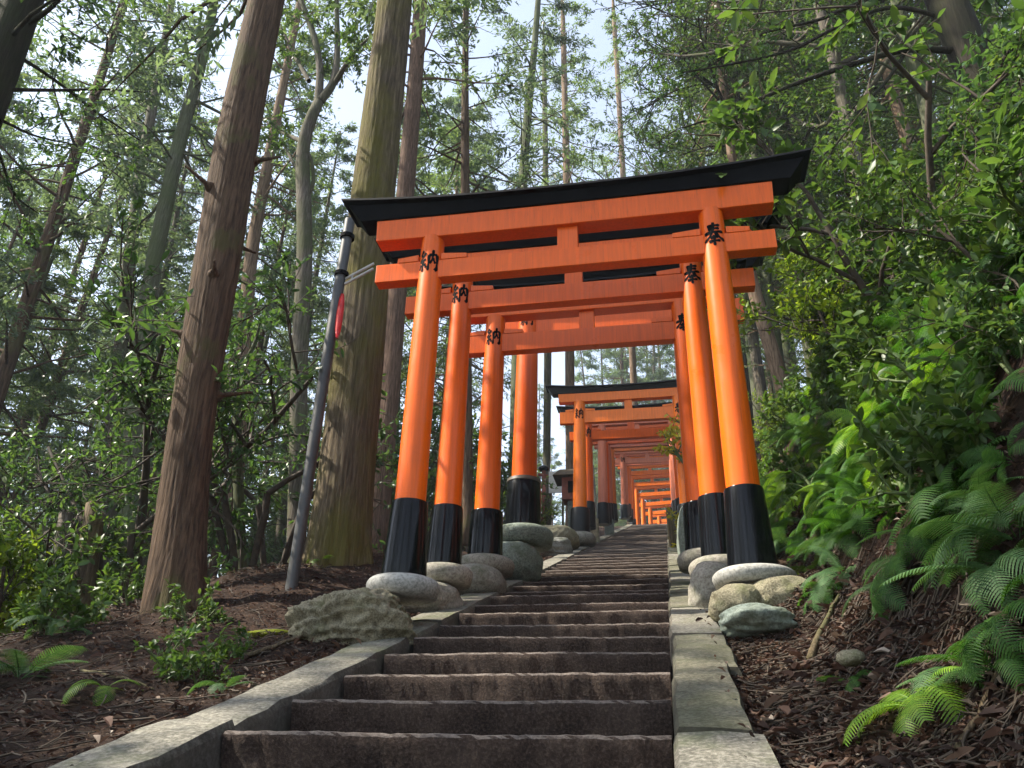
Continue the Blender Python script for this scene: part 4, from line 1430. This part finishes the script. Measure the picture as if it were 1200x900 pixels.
for a in [
    ('upright bright green fern low at the foot of the right bank', 1085, 835, .46, 'fern_lime', 9),
    ('blue green fern just right of the upright bright fern', 1125, 800, .34, 'fern_blue', 6),
    ('broad fern with long spreading fronds high on the right edge of the bank', 1130, 600, .6, 'fern', 9),
    ('feathery fern with hanging fronds below the pillar, above the dead leaves', 975, 700, .42, 'fern', 9),
    ('small ragged fern at the bank foot left of the upright bright fern', 1005, 805, .3, 'fern', 7),
    ('silvery fern with two large pale fronds in the middle of the bank', 1035, 545, .6, 'fern_blue', 7),
    ('lush green fern touching the front gate\'s right black sleeve', 935, 600, .5, 'fern_lime', 10),
    ('thin fern at the extreme lower right corner', 1180, 790, .38, 'fern', 6),
    ('lone lime fern standing up beside the sunlit tan trunk', 930, 425, .6, 'fern_lime', 6),
    ('blue green fern at the left picture edge above the leaf litter', 20, 800, .62, 'fern_blue', 9),
    ('small yellow green fern in the leaf litter left of the kerb', 122, 812, .34, 'fern_lime', 6),
    ('pale grey green fern beside the left kerb', 262, 812, .28, 'fern_blue', 5),
    ('little bright fern growing at the foot of the mossy trunk', 378, 662, .34, 'fern_lime', 6),
    ('blue green fern behind the leaf litter left of the reddish trunk', 75, 745, .55, 'fern_blue', 8),
]:
    fern_at(*a)


_spots = [(1180, 480), (1150, 530), (1190, 600), (1100, 560), (1140, 655), (1185, 680), (1060, 600), (1020, 640), (990, 665), (1075, 680), (1165, 740), (1040, 700), (960, 640), (1010, 590), (1080, 520), (1190, 420), (1130, 450), (1050, 470), (1195, 540), (1110, 620), (1180, 640), (1000, 620), (1090, 470), (1160, 590)]
for k, (u, v) in enumerate(_spots):
    p = ground_at(u + rng.normal(0, 8), v + rng.normal(0, 8))
    fern('dark fern drooping down the near face of the right bank', p, .33 + .2 * rng.random(), ('fern', 'fern', 'fern_blue')[k % 3], 8, 'drooping ferns on the near bank face', (rng.normal(0, .2), -.7 + .2 * rng.normal(), 0), 4.4, math.pi * 1.12)


def bank_ferns():
    cnt = 0
    tries = 0
    while cnt < 272 and tries < 9000:
        tries += 1
        if cnt < 90:
            y, dr = 3.2 + 2.2 * rng.random(), .85 + 1.3 * rng.random()
            if y < 3.9 and dr < 1.0 + .3 * rng.random(): continue
        else:
            y, dr = 4.4 + 8.0 * rng.random() ** 1.3, .62 + 2.4 * rng.random() ** 1.2
        if y < 4.8 and dr < .85: continue
        x = KR + dr
        z = float(ground(x, y))
        kind = ('fern', 'fern', 'fern', 'fern', 'fern_lime', 'fern_lime', 'fern_blue')[rng.integers(7)]
        fern('bank fern overlapping its neighbours in the green mass on the right bank', (x, y, z), (.33 + .42 * rng.random()) * min(1, .36 + .10 * y), kind, 8 + int(rng.integers(4)), 'ferns covering the right bank',
             (rng.normal(0, .2), -.5 + .25 * rng.normal(), 0), 4.6, math.pi * 1.1)
        cnt += 1


bank_ferns()

# ------------------------------------------------------------------ litter
def litter():
    N = 90000
    x = np.concatenate([KL + .12 - 6.5 * rng.random(N // 2) ** 1.4, KR - .05 + .75 * rng.random(N // 3) ** 1.1, KR + 1.1 * rng.random(N // 6)])
    y = np.concatenate([1.2 + 12 * rng.random(N // 2) ** 1.3, 1.0 + 5.5 * rng.random(N // 3) ** 1.1, 1.5 + 8 * rng.random(N // 6)])
    onk = (x > KL - .0) & (x < KR)
    keep = ~onk | (rng.random(len(x)) < .02)
    x, y = x[keep], y[keep]
    z = ground(x, y) + .012 + .01 * rng.random(len(x))
    z = np.where((x > KL) & (x < KR), zs(y) + .045, z)
    a = rng.random(len(x)) * 6.28
    ax = np.stack([np.cos(a), np.sin(a), rng.normal(.12, .35, len(x))], -1)
    mb = MB()
    leaves(mb, np.stack([x, y, z], -1), ax, (.012 + .036 * rng.random(len(x)) ** 2.4) * np.where(rng.random(len(x)) < .08, 1.9, 1), .40, .45, False)
    o = mb.obj('leaf_litter', M['litter'], None, False)
    tag(o, 'brown dead leaves covering the forest floor beside the stairs', None, None, 'stuff')
    mb = MB()
    for i in range(4200):
        s = rng.random() < .5
        xx = (KL - .1 - 5 * rng.random() ** 1.3) if s else (KR + .06 + .65 * rng.random())
        yy = 1.3 + (9 if s else 5.5) * rng.random() ** 1.2
        aa = rng.random() * 6.28
        L = .06 + .3 * rng.random() ** 2
        t = np.linspace(-.5, .5, 5)
        px = xx + np.cos(aa) * t * L + rng.normal(0, .006, 5)
        py = yy + np.sin(aa) * t * L + rng.normal(0, .006, 5)
        mb.tube(np.stack([px, py, ground(px, py) + .012 + .02 * rng.random()], -1), .0015 + .003 * rng.random(), 4, False)
    o = mb.obj('twig_debris', M['stem'])
    tag(o, 'fine dead twigs strewn among the fallen leaves', None, None, 'stuff')


litter()


def stick(label, pts, r):
    P = []
    for (u, v, h) in pts:
        q = ground_at(u, v)
        P.append(q + np.array([0, 0, h]))
    P = np.array(P)
    b = P[0].copy()
    s = np.linspace(0, 1, len(P)); t = np.linspace(0, 1, 10)
    Q = np.stack([np.interp(t, s, P[:, k]) for k in range(3)], -1) - b
    mb = MB()
    mb.tube(Q + rng.normal(0, .004, Q.shape), np.linspace(r, r * .5, 10), 7)
    o = mb.obj('fallen_branch', M['wood'])
    o.location = tuple(b)
    return tag(o, label, 'branch')


stick('bent root stick leaning on the bank above the dead leaves', [(952, 780, .03), (968, 735, .03), (985, 705, .03)], .018)
stick('long thin bare stick lying up the bank at the lower right', [(1125, 895, .03), (1160, 830, .03), (1190, 760, .03)], .009)
stick('dark dead branch lying on the litter near the tan rock', [(285, 775, .02), (325, 762, .03), (370, 748, .03)], .016)
stick('thin pale twig lying across the leaf litter at left', [(95, 790, .02), (140, 800, .02), (180, 812, .02)], .008)

# bright moss cushion
p = ground_at(322, 744)
rock('bright yellow green moss cushion in the leaf litter by the left kerb', p[0], p[1], p[2] - .01, .17, .13, .035, M['moss'], 51, .22, 'moss_cushion', 'moss', det=4)
# two broken stub trunks low at left
for (lab, pts, Y, bark) in [
    ('short dark broken trunk, the left of two, behind the bushes at lower left', [(62, 745, 26), (68, 690, 22), (74, 640, 20), (80, 600, 18)], 8.5, 'bark_grey'),
    ('mossy broken trunk, the right of two, behind the bushes at lower left', [(90, 745, 30), (98, 690, 26), (106, 640, 24), (112, 590, 20)], 8.3, 'bark_moss'),
]:
    big_tree('broken_trunk', lab, pts, Y, M[bark], 0, None, 'trunk', 1.2, 14, .06)

# ------------------------------------------------------------------ light, sky, camera
SUN_TO = np.array([-.64, -.14, .75]); SUN_TO /= np.linalg.norm(SUN_TO)
el = math.asin(SUN_TO[2])
world = bpy.data.worlds.new('World')
scene.world = world
world.use_nodes = True
nt = world.node_tree
nt.nodes.clear()
sky = nt.nodes.new('ShaderNodeTexSky')
sky.sky_type = 'NISHITA'
sky.sun_disc = False
sky.sun_elevation = el
sky.sun_rotation = math.atan2(SUN_TO[0], SUN_TO[1])
sky.air_density = 1.0
sky.dust_density = .7
sky.ozone_density = 1.0
bg = nt.nodes.new('ShaderNodeBackground')
bg.inputs['Strength'].default_value = .15
wo = nt.nodes.new('ShaderNodeOutputWorld')
hs = nt.nodes.new('ShaderNodeHueSaturation')
hs.inputs['Saturation'].default_value = .62
nt.links.new(sky.outputs[0], hs.inputs['Color'])
nt.links.new(hs.outputs[0], bg.inputs[0])
nt.links.new(bg.outputs[0], wo.inputs[0])
sun = bpy.data.lights.new('sun', 'SUN')
sun.energy = 5.0
sun.angle = R(.6)
sun.color = (1, .92, .78)
so = bpy.data.objects.new('sun', sun)
col.objects.link(so)
from mathutils import Vector, Matrix
so.rotation_euler = Vector(SUN_TO).to_track_quat('Z', 'Y').to_euler()
so.location = (-20, 10, 30)

def haze():
    mb = MB()
    mb.box((0, 0, 0), (1, 1, 1))
    t = NT('hazy forest air')
    v = t.n('ShaderNodeVolumePrincipled')
    v.inputs['Color'].default_value = (.82, .90, 1, 1)
    v.inputs['Density'].default_value = HAZE
    v.inputs['Anisotropy'].default_value = .0
    t.l(v.outputs[0], t.out.inputs['Volume'])
    o = mb.obj('haze', t.m, None, False)
    o.scale = (700, 560, 130)
    o.location = (0, 160, 65 - 46)
    tag(o, 'pale blue hazy air between the far trees', None, None, 'stuff')


HAZE = .0011
haze()
cam = bpy.data.cameras.new('camera')
co = bpy.data.objects.new('camera', cam)
col.objects.link(co)
cam.sensor_width = 36
cam.lens = 36 * FPX / 1200
cam.sensor_fit = 'HORIZONTAL'
cam.clip_start = .05
cam.clip_end = 2000
m = Matrix.Identity(4)
for k in range(3):
    m[k][0], m[k][1], m[k][2] = CR[k], CU[k], -CF[k]
co.matrix_world = m
scene.camera = co

scene.view_settings.view_transform = 'Standard'
scene.view_settings.look = 'None'
scene.view_settings.gamma = 1
scene.view_settings.use_curve_mapping = False
scene.view_settings.exposure = 1.48
scene.cycles.use_denoising = True
scene.cycles.max_bounces = 8
scene.cycles.diffuse_bounces = 4
scene.cycles.transmission_bounces = 6
scene.cycles.transparent_max_bounces = 8
scene.cycles.use_adaptive_sampling = True
scene.cycles.adaptive_threshold = .02
